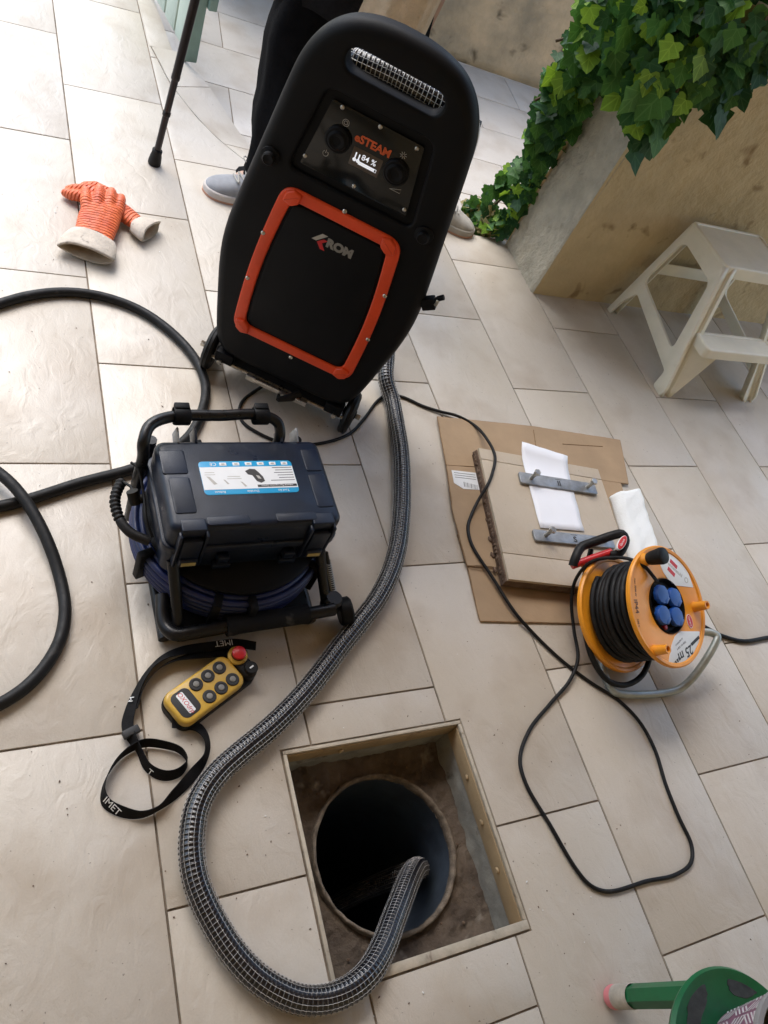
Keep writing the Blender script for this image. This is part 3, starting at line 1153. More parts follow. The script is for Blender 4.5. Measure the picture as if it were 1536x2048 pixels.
# maker's emblem on the lower panel
pr_ = mp(680, 496)
text('emblem_text', 'ROM', .0260, M['emblem'], sm, Matrix.Translation((pr_.x, YF - .0042, pr_.y)) @ UPR, ext=.0002, bold=.0016)
pk = mp(640, 478)
def flat(name, pts, m_, parent, y):
    bm = plate([Vector(p) for p in pts], (), 0, .0005, 0, 1)
    bmesh.ops.transform(bm, matrix=Matrix.Translation((pk.x, YF - y, pk.y)) @ UPR, verts=bm.verts)
    return obj(name, bm, m_, parent)
flat('emblem_bar', [(-.016, -.004), (-.006, -.004), (.014, .016), (.002, .016)], M['grey_print'], sm, .0040)
flat('emblem_arrow', [(-.004, -.0055), (.008, .0055), (.017, .0055), (.007, -.004), (.017, -.018), (.007, -.018)], M['red_print'], sm, .0040)
# side plugs
for u, v in ((541, 312), (848, 470)):
    p = mp(u, v)
    nlathe('side_plug', [(.019, 0), (.019, .004), (.015, .006), (.0125, .007), (.0125, .014), (.010, .017), (.005, .016), (0, .015)], M['blk'], sm, 28, Matrix.Translation((p.x, YF, p.y)) @ UPR)
# clip on the right side
q = mp(845, 608)
bm = bmesh.new()
box(bm, (q.x + .012, YF + .02, q.y - .004), (.030, .022, .026), .003, Matrix.Rotation(math.radians(-35), 4, 'Y'))
obj('side_clip', bm, M['blk'], sm, 30)
ntube('clip_lever', [(q.x + .018, YF + .015, q.y + .002), (q.x + .026, YF + .012, q.y + .022), (q.x + .034, YF + .012, q.y + .030)], .006, M['blk'], sm, 8)
nbox('clip_hook', (q.x + .026, YF + .005, q.y + .014), (.007, .004, .014), M['steel'], sm, .001)
# base, axle, wheels
nbox('base_plate', (0, .045, .070), (.31, .15, .050), M['blk'], sm, .006)
ntube('axle', [(-.185, -.045, .062), (.185, -.045, .062)], .0045, M['steel'], sm, 10)
for s in (-.145, .145):
    nbox('axle_bracket', (s, -.035, .075), (.045, .03, .030), M['blk'], sm, .003)
    nlathe('axle_nut', [(.007, -.004), (.007, .004), (0, .004)], M['steel'], sm, 6, Matrix.Translation((s * 1.05, -.052, .062)) @ UPR)
nbox('foot_bar', (.0, -.060, .066), (.16, .012, .014), M['steel'], sm, .002)
for s in (-1, 1):
    wm = Matrix.Translation((s * .186, -.012, .057)) @ Matrix.Rotation(math.pi / 2, 4, 'Y')
    w = nlathe('wheel', [(.013, -.014), (.030, -.014), (.034, -.010), (.048, -.012), (.054, -.009), (.057, -.004), (.055, -.003), (.055, .003), (.057, .004), (.054, .009), (.048, .012), (.034, .010), (.030, .014), (.013, .014)], M['blk_rub'], sm, 48, wm)
    nlathe('wheel_hub', [(0, -.017), (.011, -.017), (.013, -.014), (.013, .014), (.011, .017), (0, .017)], M['blk'], w, 20, wm)
    nlathe('wheel_bolt', [(0, -.007), (.006, -.007), (.008, -.003), (.008, .006), (0, .006)], M['steel'], w, 6, Matrix.Translation((s * .209, -.012, .057)) @ Matrix.Rotation(math.pi / 2 * s, 4, 'Y'))
g_ = MI @ at(596, 757, .055)
gl = ntube('cable_gland', [(g_.x + .02, -.045, .072), (g_.x + .005, -.066, .068), (g_.x - .02, -.085, .062)], [.012, .010, .006], M['blk_rub'], sm, 12)


# ------------------------------------------------------------------ ribbed hose builder
def ribbed_hose(name, path, R, parent=None, pitch=.0078, yarns=16, seg=20, pale=False):
    pts = resample(cr(path, 16), pitch / 4)
    T, N = frames(pts)
    root_bm = bmesh.new()
    rad = [R * (.945 if i % 4 == 0 else (.90 if i % 4 == 2 else .925)) for i in range(len(pts))]
    tube(root_bm, pts, rad, seg)
    body = obj('hose_wall' if parent else name, root_bm, M['hose'], parent, True)
    # rings of wire
    bm = bmesh.new()
    rw = R * .034
    sr = 26
    for i in range(0, len(pts), 4):
        B = T[i].cross(N[i])
        tl = T[i]
        rings = []
        for k in range(sr):
            a = 2 * math.pi * k / sr
            e = N[i] * math.cos(a) + B * math.sin(a)
            sft = tl * (pitch * (k / sr))
            c = pts[i] + e * (R * .965) + sft
            rings.append([bm.verts.new(c + e * rw), bm.verts.new(c + tl * rw), bm.verts.new(c - e * rw), bm.verts.new(c - tl * rw)])
        for k in range(sr - 1 if False else sr):
            a, b = rings[k], rings[(k + 1) % sr]
            if k == sr - 1:
                continue
            for j in range(4):
                bm.faces.new((a[j], b[j], b[(j + 1) % 4], a[(j + 1) % 4]))
    obj('wire_helix', bm, M['wire_pale'] if pale else M['wire'], body, True)
    # lengthwise yarn, rising over each wire
    bm = bmesh.new()
    ry = R * .019
    for y in range(yarns):
        a = 2 * math.pi * y / yarns + .1
        prev = None
        for i in range(0, len(pts), 2):
            e = N[i] * math.cos(a) + T[i].cross(N[i]) * math.sin(a)
            sd_ = T[i].cross(e)
            frac = a / (2 * math.pi)
            ph = ((i / 4) - frac) % 1.0
            lift = 1.025 if (ph < .25 or ph > .75) else .975
            c = pts[i] + e * (R * lift)
            rg = [bm.verts.new(c + e * ry), bm.verts.new(c + sd_ * ry), bm.verts.new(c - sd_ * ry)]
            if prev:
                for j in range(3):
                    bm.faces.new((prev[j], prev[(j + 1) % 3], rg[(j + 1) % 3], rg[j]))
            prev = rg
    obj('reinforcing_yarn', bm, M['wire_pale'] if pale else M['yarn'], body, True)
    return body


HR = .0222
hz = HR
hp = [Vector((.965, 1.52, .13)), Vector((.985, 1.42, .075)), at(772, 758, .045)]
for u, v in ((784, 800), (793, 850), (801, 900), (804, 950), (804, 1000), (801, 1050), (794, 1100), (779, 1150), (752, 1203), (716, 1250), (679, 1296), (650, 1335), (616, 1378), (578, 1420), (534, 1462), (482, 1505), (438, 1545), (409, 1583), (392, 1622), (385, 1660), (383, 1700), (389, 1750), (403, 1793), (428, 1845), (465, 1903), (508, 1950), (553, 1981), (600, 1999), (650, 1999), (698, 1981)):
    hp.append(at(u, v, hz))
hp += [at(736, 1948, .016), at(764, 1900, -.006), at(783, 1850, -.030), at(799, 1808, -.058), at(817, 1762, -.100), at(829, 1740, -.150), at(836, 1738, -.22), Vector((.765, .165, -.42)), Vector((.75, .17, -.85))]
hs = ribbed_hose('steam_hose', hp, HR)
tag(hs, 'black ribbed hose with white wire mesh looping from the steam machine into the drain', 'hose')
# stored loop of hose behind the grip slot
lp = [Vector(p) for p in ((-.165, .175, .60), (-.160, .150, .70), (-.135, .070, .785), (-.08, .018, .806), (0, .010, .812), (.08, .018, .806), (.135, .070, .785), (.160, .150, .70), (.165, .175, .60))]
sh = ribbed_hose('stored_hose', lp, .0235, sm, pale=True)
sh.name = 'stored_hose'

# ------------------------------------------------------------------ inspection camera case on its cable reel
KM = yawm((.434, .822, 0), 1.5)
KI = KM.inverted()
kc = thing('inspection_camera', 'black hard case with blue and white sticker on a reel of blue cable', 'inspection camera', KM)


def kp(u, v, z):
    return KI @ at(u, v, z)


CW, CDp, CT = .326, .200, .262
bm = plate(rrect(-CW / 2, -CDp / 2, CW / 2, CDp / 2, .020, 6), (), .206, CT, .013, 4)
lid = obj('case_lid', bm, M['blk_case'], kc, 30)
bm = plate(rrect(-CW / 2 + .002, -CDp / 2 + .002, CW / 2 - .002, CDp / 2 - .002, .020, 6), (), .122, .194, .004, 2)
body = obj('case_body', bm, M['blk_case'], kc, 30)
nplate('case_seam', rrect(-CW / 2 - .006, -CDp / 2 - .006, CW / 2 + .006, CDp / 2 + .006, .024, 6), M['blk_case'], kc, (), .192, .208, .003)
# moulded panels on the lid
for x0, y0, x1, y1 in ((-.158, .020, -.112, .074), (-.150, -.066, -.112, .012), (.118, .02, .152, .074), (.118, -.066, .152, .012), (-.098, -.094, -.020, -.075), (.030, -.094, .110, -.075)):
    nplate('moulded_panel', rrect(x0, y0, x1, y1, .005, 3), M['blk_case'], lid, (), CT - .001, CT + .0016, .0012)
for x in (-.122, .122):
    nplate('latch_rib', rrect(x - .022, -.1035, x + .022, -.078, .003, 3), M['blk_case'], lid, (), CT - .02, CT + .0012, .002)
    for dx in (-.023, .023):
        nbox('latch_guard', (x + dx, -.104, .205), (.006, .016, .098), M['blk_case'], body, .002)
    lt = nbox('latch', (x, -.1075, .205), (.036, .012, .072), M['blk_case'], kc, .003)
    nbox('latch_tongue', (x, -.114, .176), (.034, .010, .022), M['blk_case'], lt, .003)
    nbox('latch_label', (x, -.1195, .176), (.026, .001, .010), M['gold'], lt, .0003)
for x in (-.055, .075):
    nbox('padlock_eye', (x, -.106, .168), (.022, .014, .020), M['blk_case'], body, .002)
    nbox('padlock_eye', (x, -.108, .150), (.034, .014, .012), M['blk_case'], body, .002)
for x in (-.118, -.085, .085, .118):
    bm = bmesh.new()
    box(bm, (x, .112, .252), (.0045, .030, .040), .002, Matrix.Rotation(math.radians(22), 4, 'X'))
    obj('hinge_fin', bm, M['galv'] if x in (-.118, .118) else M['blk_case'], kc, 30)
# sticker
SXc, SYc = .0, .007
stk = nplate('sticker', rrect(-.091, -.036 + SYc, .091, .040 + SYc, .008, 5), M['sticker_blue'], kc, (), CT, CT + .0006, .0002)
nplate('sticker_field', [(-.0905, -.0245 + SYc), (.0905, -.0245 + SYc), (.0905, .0265 + SYc), (-.0905, .0265 + SYc)], M['sticker_white'], stk, (), CT + .0005, CT + .0009, 0)
zt = CT + .0010
for k in range(6):
    w = rnd.uniform(.030, .048)
    nbox('text_line', (.088 - w / 2, .023 + SYc - k * .0060, zt), (w, .0012, .0003), M['dark_print'], stk)
nbox('title_bar', (.050, -.0190 + SYc, zt), (.078, .0055, .0003), M['dark_print'], stk, .0001)
text('title_lettering', 'Industrial Pipe Inspection Camera', .0046, M['white_print'], stk, Matrix.Translation((.050, -.0190 + SYc, zt + .0003)) @ Matrix.Rotation(math.pi, 4, 'Z'), ext=.0001)
for (x, y, w, h) in ((-.030, .010, .028, .012), (-.074, .020, .022, .005)):
    for j in range(2):
        nbox('text_line', (x, y + SYc - j * .005 - .006, zt), (w * rnd.uniform(.8, 1), .0010, .0003), M['grey_print'], stk)
pic = [(-.006, .016), (.004, .021), (.014, .020), (.020, .012), (.026, .002), (.028, -.008), (.020, -.012), (.012, -.008), (.006, .006), (-.002, .008)]
nplate('device_picture', [(x, y + SYc) for x, y in pic], M['dark_print'], stk, (), CT + .0008, CT + .0012, 0)
nplate('device_screen', [(x, y + SYc) for x, y in ((.013, .006), (.019, .004), (.022, -.003), (.016, -.002))], M['grey_print'], stk, (), CT + .0009, CT + .0014, 0)
for cx, cy, s_ in ((-.072, -.004, .016), (-.046, -.008, .009), (-.014, -.014, .010)):
    nplate('part_picture', [(cx - s_ * .6, cy + s_ * .6 + SYc), (cx - s_ * .2, cy + s_ * .5 + SYc), (cx + s_ * .5, cy - s_ * .5 + SYc), (cx + s_ * .1, cy - s_ * .6 + SYc)], M['grey_print'], stk, (), CT + .0008, CT + .0011, 0)
for x in (-.045, -.020, .004, .028, .052, .076):
    nbox('pictogram', (x, .0332 + SYc, zt - .0003), (.013, .0072, .0003), M['white_print'], stk, .0001)
    nbox('pictogram', (x, .0332 + SYc, zt + .0001), (.006, .003, .0003), M['grey_print'], stk)
text('mark_lettering', 'CE', .011, M['white_print'], stk, Matrix.Translation((-.064, .0335 + SYc, zt - .0002)) @ Matrix.Rotation(math.pi, 4, 'Z'), ext=.0001)
for x, s_ in ((-.062, 'Robust'), (.0, 'Durable'), (.060, 'Tool kit')):
    text('mark_lettering', s_, .0070, M['white_print'], stk, Matrix.Translation((x, -.0302 + SYc, zt - .0002)) @ Matrix.Rotation(math.pi, 4, 'Z'), ext=.0001)
# drum of blue cable under the case
coc = Vector((.002, .012, 0))
nlathe('drum', [(0, .045), (.150, .045), (.155, .05), (.155, .112), (.176, .120), (.178, .128), (.172, .132), (0, .132)], M['blk'], kc, 48, Matrix.Translation(coc))
bm = bmesh.new()
rc = .0068
for j in range(5):
    for i in range(4):
        Rj = .190 - i * .0125 - (.002 if j in (0, 4) else 0)
        zj = .052 + j * .0132 + (.003 if i % 2 else 0)
        pts = [coc + Vector(((Rj + .0012 * math.sin(3 * t + j)) * math.cos(t), (Rj + .0012 * math.cos(2 * t + i)) * math.sin(t), zj + .001 * math.sin(5 * t + i))) for t in [2 * math.pi * k / 72 for k in range(72)]]
        tube(bm, pts, rc, 8, closed=True)
obj('cable_coil', bm, M['blue_cable'], kc, True)
for t in (200, 250, 270, 320, 20, 100):
    a = math.radians(t)
    bm = bmesh.new()
    box(bm, (0, 0, 0), (.030, .016, .082), .003)
    bmesh.ops.transform(bm, matrix=Matrix.Translation(coc + Vector((.192 * math.cos(a), .192 * math.sin(a), .079))) @ Matrix.Rotation(a, 4, 'Z'), verts=bm.verts)
    obj('coil_clamp', bm, M['blk'], kc, 30)
# steel frame
fr_ = .0115
fl = kp(345, 1275, .045)
fr2 = kp(690, 1212, .055)
ntube('front_bar', cr([kp(325, 1190, .06), kp(329, 1248, .050), kp(350, 1268, .055), kp(390, 1264, .062), kp(455, 1252, .070), kp(620, 1227, .075), kp(668, 1218, .078)], 6), .0135, M['blk_steel'], kc, 12)
ntube('foam_grip', resample([kp(452, 1252, .070), kp(615, 1228, .075)], .012), [.0190 if 1 < i < 13 else .0208 for i in range(len(resample([kp(452, 1252, .070), kp(615, 1228, .075)], .012)))], M['foam'], kc, 18)
ntube('corner_upright', [kp(357, 1262, .045), kp(352, 1190, .10), kp(345, 1120, .155)], .011, M['blk_steel'], kc, 12)
ntube('corner_upright', [kp(653, 1212, .055), kp(646, 1160, .095), kp(640, 1100, .15)], .011, M['blk_steel'], kc, 12)
for sx in (-1, 1):
    ntube('base_rail', [(sx * .150, -.185, .013), (sx * .150, .150, .013)], .012, M['blk_steel'], kc, 12)
    ntube('rear_upright', [(sx * .150, .150, .013), (sx * .150, .150, .20)], .011, M['blk_steel'], kc, 12)
nbox('base_tray', (.0, -.02, .026), (.29, .33, .014), M['blk'], kc, .004)
nlathe('side_knob', [(0, -.014), (.026, -.014), (.030, -.010), (.030, .010), (.026, .014), (0, .014)], M['blk'], kc, 12, Matrix.Translation(kp(690, 1222, .045)) @ Matrix.Rotation(math.radians(75), 4, 'Y'))
nlathe('bar_joint', [(0, -.02), (.019, -.02), (.021, -.012), (.021, .016), (.016, .022), (0, .022)], M['blk_steel'], kc, 20, Matrix.Translation(kp(662, 1205, .06)))
sp0, sp1 = kp(655, 1122, .13), kp(668, 1190, .07)
pts = []
for k in range(161):
    t = k / 160
    c = sp0.lerp(sp1, t)
    a = 2 * math.pi * 16 * t
    pts.append(c + Vector((math.cos(a) * .0065, math.sin(a) * .0065, 0)))
ntube('spring', pts, .0012, M['galv'], kc, 5)
ntube('spring_rod', [sp0 + (sp0 - sp1) * .25, sp1], .0048, M['blk_rub'], kc, 8)
# top handle with two clamps
hoop = cr([(-.180, .085, .03), (-.180, .085, .16), (-.180, .082, .235), kp(287, 885, .275), kp(300, 851, .286), kp(345, 833, .286), kp(440, 831, .286), kp(522, 830, .286), kp(555, 845, .280), kp(560, 872, .262), (.085, .115, .20)], 8)
ntube('top_handle', hoop, .0108, M['blk_steel'], kc, 14)
for u in (363, 521):
    c = kp(u, 832, .286)
    nlathe('handle_clamp', [(.0165, -.015), (.0175, -.013), (.0175, .013), (.0165, .015)], M['blk'], kc, 20, Matrix.Translation(c) @ Matrix.Rotation(math.pi / 2, 4, 'Y'))
    nbox('clamp_lug', (c.x, c.y + .010, c.z + .014), (.028, .014, .012), M['blk'], kc, .002)
# conduit with bellows, plug on the left side
cp = resample(cr([kp(244, 962, .150), kp(233, 985, .150), kp(230, 1005, .148), kp(240, 1040, .145), kp(262, 1066, .142), kp(300, 1083, .140)], 10), .0022)
ntube('conduit', cp, [(.0105 if (i // 2) % 2 else .0080) if i < len(cp) * .55 else .0095 for i in range(len(cp))], M['blk_rub'], kc, 14)
ntube('plug_wire', cr([kp(244, 962, .152), kp(252, 967, .165), kp(263, 975, .175), kp(266, 985, .18)], 6), .0028, M['blk_rub'], kc, 8)
ntube('side_plug', [kp(264, 982, .185), kp(272, 1006, .165)], [.011, .012], M['blk_rub'], kc, 14)
ntube('side_plug', [kp(268, 1000, .17), kp(285, 997, .172)], .009, M['blk_rub'], kc, 12)
ntube('side_wire', cr([kp(262, 925, .21), kp(275, 935, .21), kp(287, 985, .19), kp(293, 1040, .175), kp(305, 1075, .155)], 8), .0028, M['blk_rub'], kc, 8)

# ------------------------------------------------------------------ rubber water hose at the left
rh = .0115
pa = [(-1500, 900), (-700, 770), (-330, 700), (-160, 655), (0, 607), (60, 591), (130, 584), (200, 592), (275, 618), (340, 662), (390, 717), (411, 770), (404, 822), (378, 872), (335, 905), (270, 936), (160, 966), (60, 998), (0, 1013), (-140, 1040), (-280, 980), (-220, 890), (-100, 900), (0, 962), (45, 1008), (90, 1080), (121, 1160), (130, 1225), (116, 1290), (65, 1362), (0, 1408), (-160, 1470), (-400, 1500), (-1300, 1620)]
pw = [at(u, v, rh) for u, v in pa]
for i in (22, 23, 24, 25):
    pw[i].z = rh + (.024 if i in (23, 24) else .014)
o = ntube('rubber_hose', resample(cr(pw, 14), .012), rh, M['blk_rub'], None, 14)
tag(rebase(o), 'thick black rubber hose curling in loops over the tiles at the left', 'hose')

# ------------------------------------------------------------------ power cables
def cable(name, pts, r, label, mat_=None):
    o = ntube(name, resample(cr(pts, 12), .008), r, mat_ or M['blk_rub'], None, 10)
    return tag(rebase(o), label, 'cable')


rc2 = .0042
RAX = Vector((.1594, -.3469, .9243)).normalized()
RF = Vector((1.371, .508, .200))
W_ = .143
def rp(u, v, off=0.0):
    return onp(u, v, RF + RAX * off, RAX)
cpth = [MM @ Vector((g_.x - .02, -.085, .062)), at(560, 758, .045), at(510, 782, rc2), at(481, 810, rc2), at(484, 842, rc2), at(520, 868, rc2), at(575, 888, rc2), at(640, 887, rc2), at(698, 868, rc2), at(728, 838, rc2), at(755, 802, rc2), at(775, 790, rc2), at(805, 794, rc2), at(845, 812, rc2), at(880, 823, .007), at(915, 832, .011), at(948, 850, .014), at(975, 880, .042), at(990, 912, .0515), at(985, 945, .0515), at(974, 972, .049), at(957, 1000, .026), at(942, 1032, .016), at(936, 1055, .015), at(944, 1090, .015), at(985, 1155, .014), at(1030, 1225, .013), at(1065, 1265, .006), at(1120, 1318, rc2), at(1180, 1364, rc2), at(1240, 1403, rc2), at(1280, 1445, rc2), at(1310, 1500, rc2), at(1332, 1570, rc2), at(1358, 1635, rc2), at(1383, 1690, rc2), at(1382, 1725, rc2), at(1350, 1750, rc2), at(1295, 1762, rc2), at(1215, 1783, rc2), at(1180, 1770, rc2), at(1150, 1735, rc2), at(1100, 1650, rc2), at(1053, 1570, rc2), at(1040, 1520, rc2), at(1058, 1462, rc2), at(1100, 1408, rc2), at(1140, 1360, .012), at(1156, 1315, .02), at(1148, 1260, .03), at(1143, 1200, .06), at(1152, 1158, .10), at(1182, 1124, .155), at(1228, 1115, .205), at(1262, 1119, .235), at(1290, 1134, .245), at(1306, 1152, .238), rp(1316, 1166, .02)]
cable('power_cable', cpth, rc2, 'thin black power cable winding from the steam machine over the cardboard to the orange reel')
cable('supply_cable', [rp(1330, 1260, -.12), at(1385, 1240, .03), at(1410, 1254, .012), at(1440, 1270, .006), at(1485, 1282, .0055), at(1536, 1275, .0055), at(1650, 1255, .0055), at(1900, 1230, .0055)], .0055, 'black supply cable leaving the orange reel towards the right edge')

# ------------------------------------------------------------------ orange cable reel
hd = (rp(1195, 1103, -.07) - (RF - RAX * .07))
hd = (hd - RAX * hd.dot(RAX)).normalized()       # towards the grip
RM = axes(RF - RAX * W_, hd, RAX.cross(hd), RAX)
RI = RM.inverted()
rl = thing('cable_reel', 'orange cable reel with four blue sockets lying tilted on its grey tube frame', 'cable reel', RM)
RD = .140


def lp_(u, v, off=0.0):
    return RI @ rp(u, v, off)


nlathe('front_disc', [(.064, W_ - .012), (.064, W_ - .002), (.068, W_), (.128, W_), (.131, W_ + .003), (.137, W_ + .004), (.140, W_ + .001), (.140, W_ - .005), (.137, W_ - .008), (.12, W_ - .008), (.06, W_ - .010)], M['reel'], rl, 80, closed=True)
nlathe('rear_disc', [(.055, .006), (.128, .006), (.131, .009), (.137, .010), (.140, .006), (.140, -.001), (.137, -.004), (.055, -.004)], M['reel'], rl, 80, closed=True)
nlathe('core', [(.070, .004), (.070, W_ - .009)], M['reel'], rl, 40)
bm = bmesh.new()
cr_ = .0072
path = []
for layer, (Rl, nt) in enumerate(((.086, 8), (.099, 8), (.111, 7))):
    for k in range(int(nt * 40)):
        t = k / 40
        zz = .018 + (W_ - .040) * (t / nt if layer % 2 == 0 else 1 - t / nt)
        a = 2 * math.pi * t
        path.append(Vector(((Rl + .003 * math.sin(1.3 * a + layer)) * math.cos(a), (Rl + .003 * math.sin(.7 * a)) * math.sin(a), zz + .003 * math.sin(a * 1.1 + layer))))
tube(bm, path, cr_, 8)
obj('wound_cable', bm, M['blk_rub'], rl, True)
# loose turn hanging from the drum
lo = [RI @ p for p in (at(1182, 1100, .12), at(1168, 1165, .10), at(1168, 1240, .075), at(1182, 1310, .05), at(1212, 1358, .03), at(1250, 1370, .022), at(1283, 1352, .03), at(1298, 1320, .045), at(1300, 1290, .06))]
ntube('loose_turn', resample(cr(lo, 10), .008), .0068, M['blk_rub'], rl, 10)
cup = nlathe('socket_plate', [(0, W_ - .016), (.058, W_ - .016), (.062, W_ - .011), (.0635, W_ + .001), (.0620, W_ + .002), (.060, W_ - .004), (.057, W_ - .010), (0, W_ - .010)], M['blk'], rl, 48)
for u, v in ((1322, 1189), (1347, 1195), (1325, 1230), (1351, 1233)):
    p = lp_(u, v, .004)
    sk = nlathe('socket', [(.0235, W_ - .010), (.0235, W_ - .002), (.021, W_)], M['blk'], rl, 24, Matrix.Translation((p.x, p.y, 0)))
    nlathe('socket_cap', [(.0225, W_ - .003), (.0228, W_ + .006), (.021, W_ + .010), (.010, W_ + .0115), (0, W_ + .0115)], M['socket_blue'], sk, 10, Matrix.Translation((p.x, p.y, 0)))
    nbox('cap_hinge', (p.x - .017, p.y, W_ + .006), (.012, .020, .010), M['socket_blue'], sk, .002)
p = lp_(1333, 1254, 0)
nlathe('reset_button', [(.0065, W_ - .012), (.0065, W_ - .002), (.004, W_), (0, W_)], M['red'], rl, 14, Matrix.Translation((p.x, p.y, 0)))
# crank knob and two pegs
p = lp_(1287, 1120)
nlathe('crank_boss', [(.017, W_ - .002), (.015, W_ + .008), (.011, W_ + .018), (0, W_ + .018)], M['reel'], rl, 24, Matrix.Translation((p.x, p.y, 0)))
nlathe('crank_knob', [(0, W_ + .014), (.0135, W_ + .014), (.0155, W_ + .020), (.0195, W_ + .048), (.0185, W_ + .054), (.015, W_ + .056), (0, W_ + .055)], M['blk_rub'], rl, 28, Matrix.Translation((p.x, p.y, 0)))
for u, v in ((1389, 1214), (1310, 1301)):
    p = lp_(u, v)
    nlathe('storage_peg', [(.013, W_ - .002), (.0115, W_ + .006), (.0100, W_ + .034), (.0065, W_ + .034), (.006, W_ + .020), (0, W_ + .020)], M['reel'], rl, 24, Matrix.Translation((p.x, p.y, 0)))


def rcrop(pts):
    return [lp_(1240 + x * .13187, 1080 + y * .13187) for x, y in pts]


zs_ = W_
top = [Vector((p.x, p.y)) for p in rcrop([(520, 140), (640, 120), (780, 175), (930, 330), (1040, 520), (1110, 720), (830, 690), (735, 610), (660, 500), (600, 360)])]
s1 = nplate('maker_sticker', roundpoly(top, .003, 2), M['sticker_white'], rl, (), W_ - .001, W_ + .0008, .0002)
bot = [Vector((p.x, p.y)) for p in rcrop([(905, 1385), (1205, 1385), (1195, 1540), (1110, 1720), (960, 1860), (800, 1915), (728, 1910), (750, 1760), (790, 1560), (830, 1460)])]
s2 = nplate('length_sticker', roundpoly(bot, .003, 2), M['sticker_white'], rl, (), W_ - .001, W_ + .0008, .0002)


def rtext(name, s, size, mm, parent, a, b, z=.0009, **kw):
    """lettering centred between crop points a and b, reading from a to b"""
    pa_, pb_ = rcrop([a, b])
    c = (pa_ + pb_) / 2
    d = (pb_ - pa_)
    return text(name, s, size, mm, parent, Matrix.Translation((c.x, c.y, W_ + z)) @ Matrix.Rotation(math.atan2(d.y, d.x), 4, 'Z'), ext=.0001, **kw)


rtext('length_lettering', '25 m', .0300, M['dark_print'], s2, (1080, 1650), (900, 1780), shear=.1, bold=.0006)
rtext('length_lettering', '3500 W / 230 V', .0065, M['dark_print'], s2, (990, 1540), (860, 1660))
rtext('length_lettering', 'AT-N07V3V3-F', .0055, M['dark_print'], s2, (950, 1480), (830, 1610))
def rbar(name, a, b, w, mm, parent, z=.0009):
    pa_, pb_ = rcrop([a, b])
    c = (pa_ + pb_) / 2
    d = pb_ - pa_
    nbox(name, (c.x, c.y, W_ + z), (d.length, w, .0004), mm, parent, 0, Matrix.Rotation(math.atan2(d.y, d.x), 4, 'Z'))
rbar('stripe', (1195, 1470), (1075, 1590), .007, M['dark_print'], s2)
for k in range(5):
    x, y = 905 - k * 26, 1790 + k * 28
    rbar('stripe', (x, y), (x - 18, y + 20), .008 - k * .0006, M['dark_print'], s2)
rbar('logo_bar', (755, 310), (860, 420), .010, M['red_print'], s1)
rbar('logo_bar', (720, 425), (825, 540), .010, M['red_print'], s1)
rtext('logo_lettering', 'brennenstuhl', .0125, M['grey_print'], s1, (690, 320), (930, 545), bold=.0002)
pr2 = rcrop([(1000, 610)])[0]
nlathe('test_mark', [(.0068, W_ + .0008), (.0068, W_ + .0011), (.005, W_ + .0011), (.005, W_ + .0009)], M['grey_print'], s1, 24, Matrix.Translation((pr2.x, pr2.y, 0)))
pr2 = rcrop([(1055, 1232)])[0]
ov = [Vector((pr2.x + .0125 * math.cos(t) * 1.25, pr2.y + .0105 * math.sin(t))) for t in [2 * math.pi * k / 28 for k in range(28)]]
oa, ob = rcrop([(1035, 1150), (1080, 1310)])
ova = math.atan2((ob - oa).y, (ob - oa).x)
def oval(rx, ry):
    return [Vector((pr2.x + rx * math.cos(t) * math.cos(ova) - ry * math.sin(t) * math.sin(ova), pr2.y + rx * math.cos(t) * math.sin(ova) + ry * math.sin(t) * math.cos(ova))) for t in [2 * math.pi * k / 28 for k in range(28)]]
o1_ = nplate('oval_badge', oval(.0165, .0110), M['white_print'], rl, (), W_ - .0005, W_ + .0008, 0)
nplate('badge_field', oval(.0150, .0097), M['red_print'], o1_, (), W_, W_ + .0012, 0)
text('badge_lettering', 'Garant', .0082, M['white_print'], o1_, Matrix.Translation((pr2.x, pr2.y, W_ + .0013)) @ Matrix.Rotation(ova, 4, 'Z'), ext=.0001)
rtext('moulded_lettering', 'IP44', .018, M['dark_print'], rl, (225, 880), (265, 1130), .0006)
rtext('moulded_lettering', 'max. 3500 W', .0075, M['dark_print'], rl, (225, 630), (235, 800), .0006)
rtext('moulded_lettering', '230 V', .0075, M['dark_print'], rl, (265, 1180), (290, 1340), .0006)
p = RI @ at(1214, 1310, .02)
# grip: black loop with red bar and oval badge
def gp(u, v, z):
    return RI @ at(u, v, z)
gl_ = [gp(1146, 1132, .115), gp(1150, 1118, .125), gp(1163, 1094, .135), gp(1185, 1085, .145), gp(1225, 1071, .165), gp(1243, 1068, .172), gp(1250, 1078, .17), gp(1243, 1100, .16), gp(1232, 1110, .152), gp(1218, 1110, .147)]
gh = ntube('grip', resample(cr(gl_, 6), .006), .0115, M['blk_rub'], rl, 12)
ntube('grip_bar', [gp(1144, 1131, .115), gp(1222, 1104, .150)], .0095, M['red'], rl, 14)
c1_, c2_, c3_ = gp(1247, 1076, .172), gp(1232, 1103, .163), gp(1244, 1092, .17)
bd = (c2_ - c1_)
bx_ = bd.normalized()
bz_ = (RI.to_3x3() @ Vector((-.55, -.45, .7))).normalized()
bz_ = (bz_ - bx_ * bz_.dot(bx_)).normalized()
by_ = bz_.cross(bx_)
ovm = axes((c1_ + c2_) / 2 + bz_ * .010, bx_, by_, bz_)
ovl = lambda a, b: [Vector((a * math.cos(t), b * math.sin(t))) for t in [2 * math.pi * k / 26 for k in range(26)]]
gb = nplate('grip_badge', ovl(.024, .0095), M['white_print'], gh, (), -.004, .002, .001, ovm)
nplate('badge_field', ovl(.0222, .0080), M['red_print'], gb, (), 0, .0028, .0004, ovm)
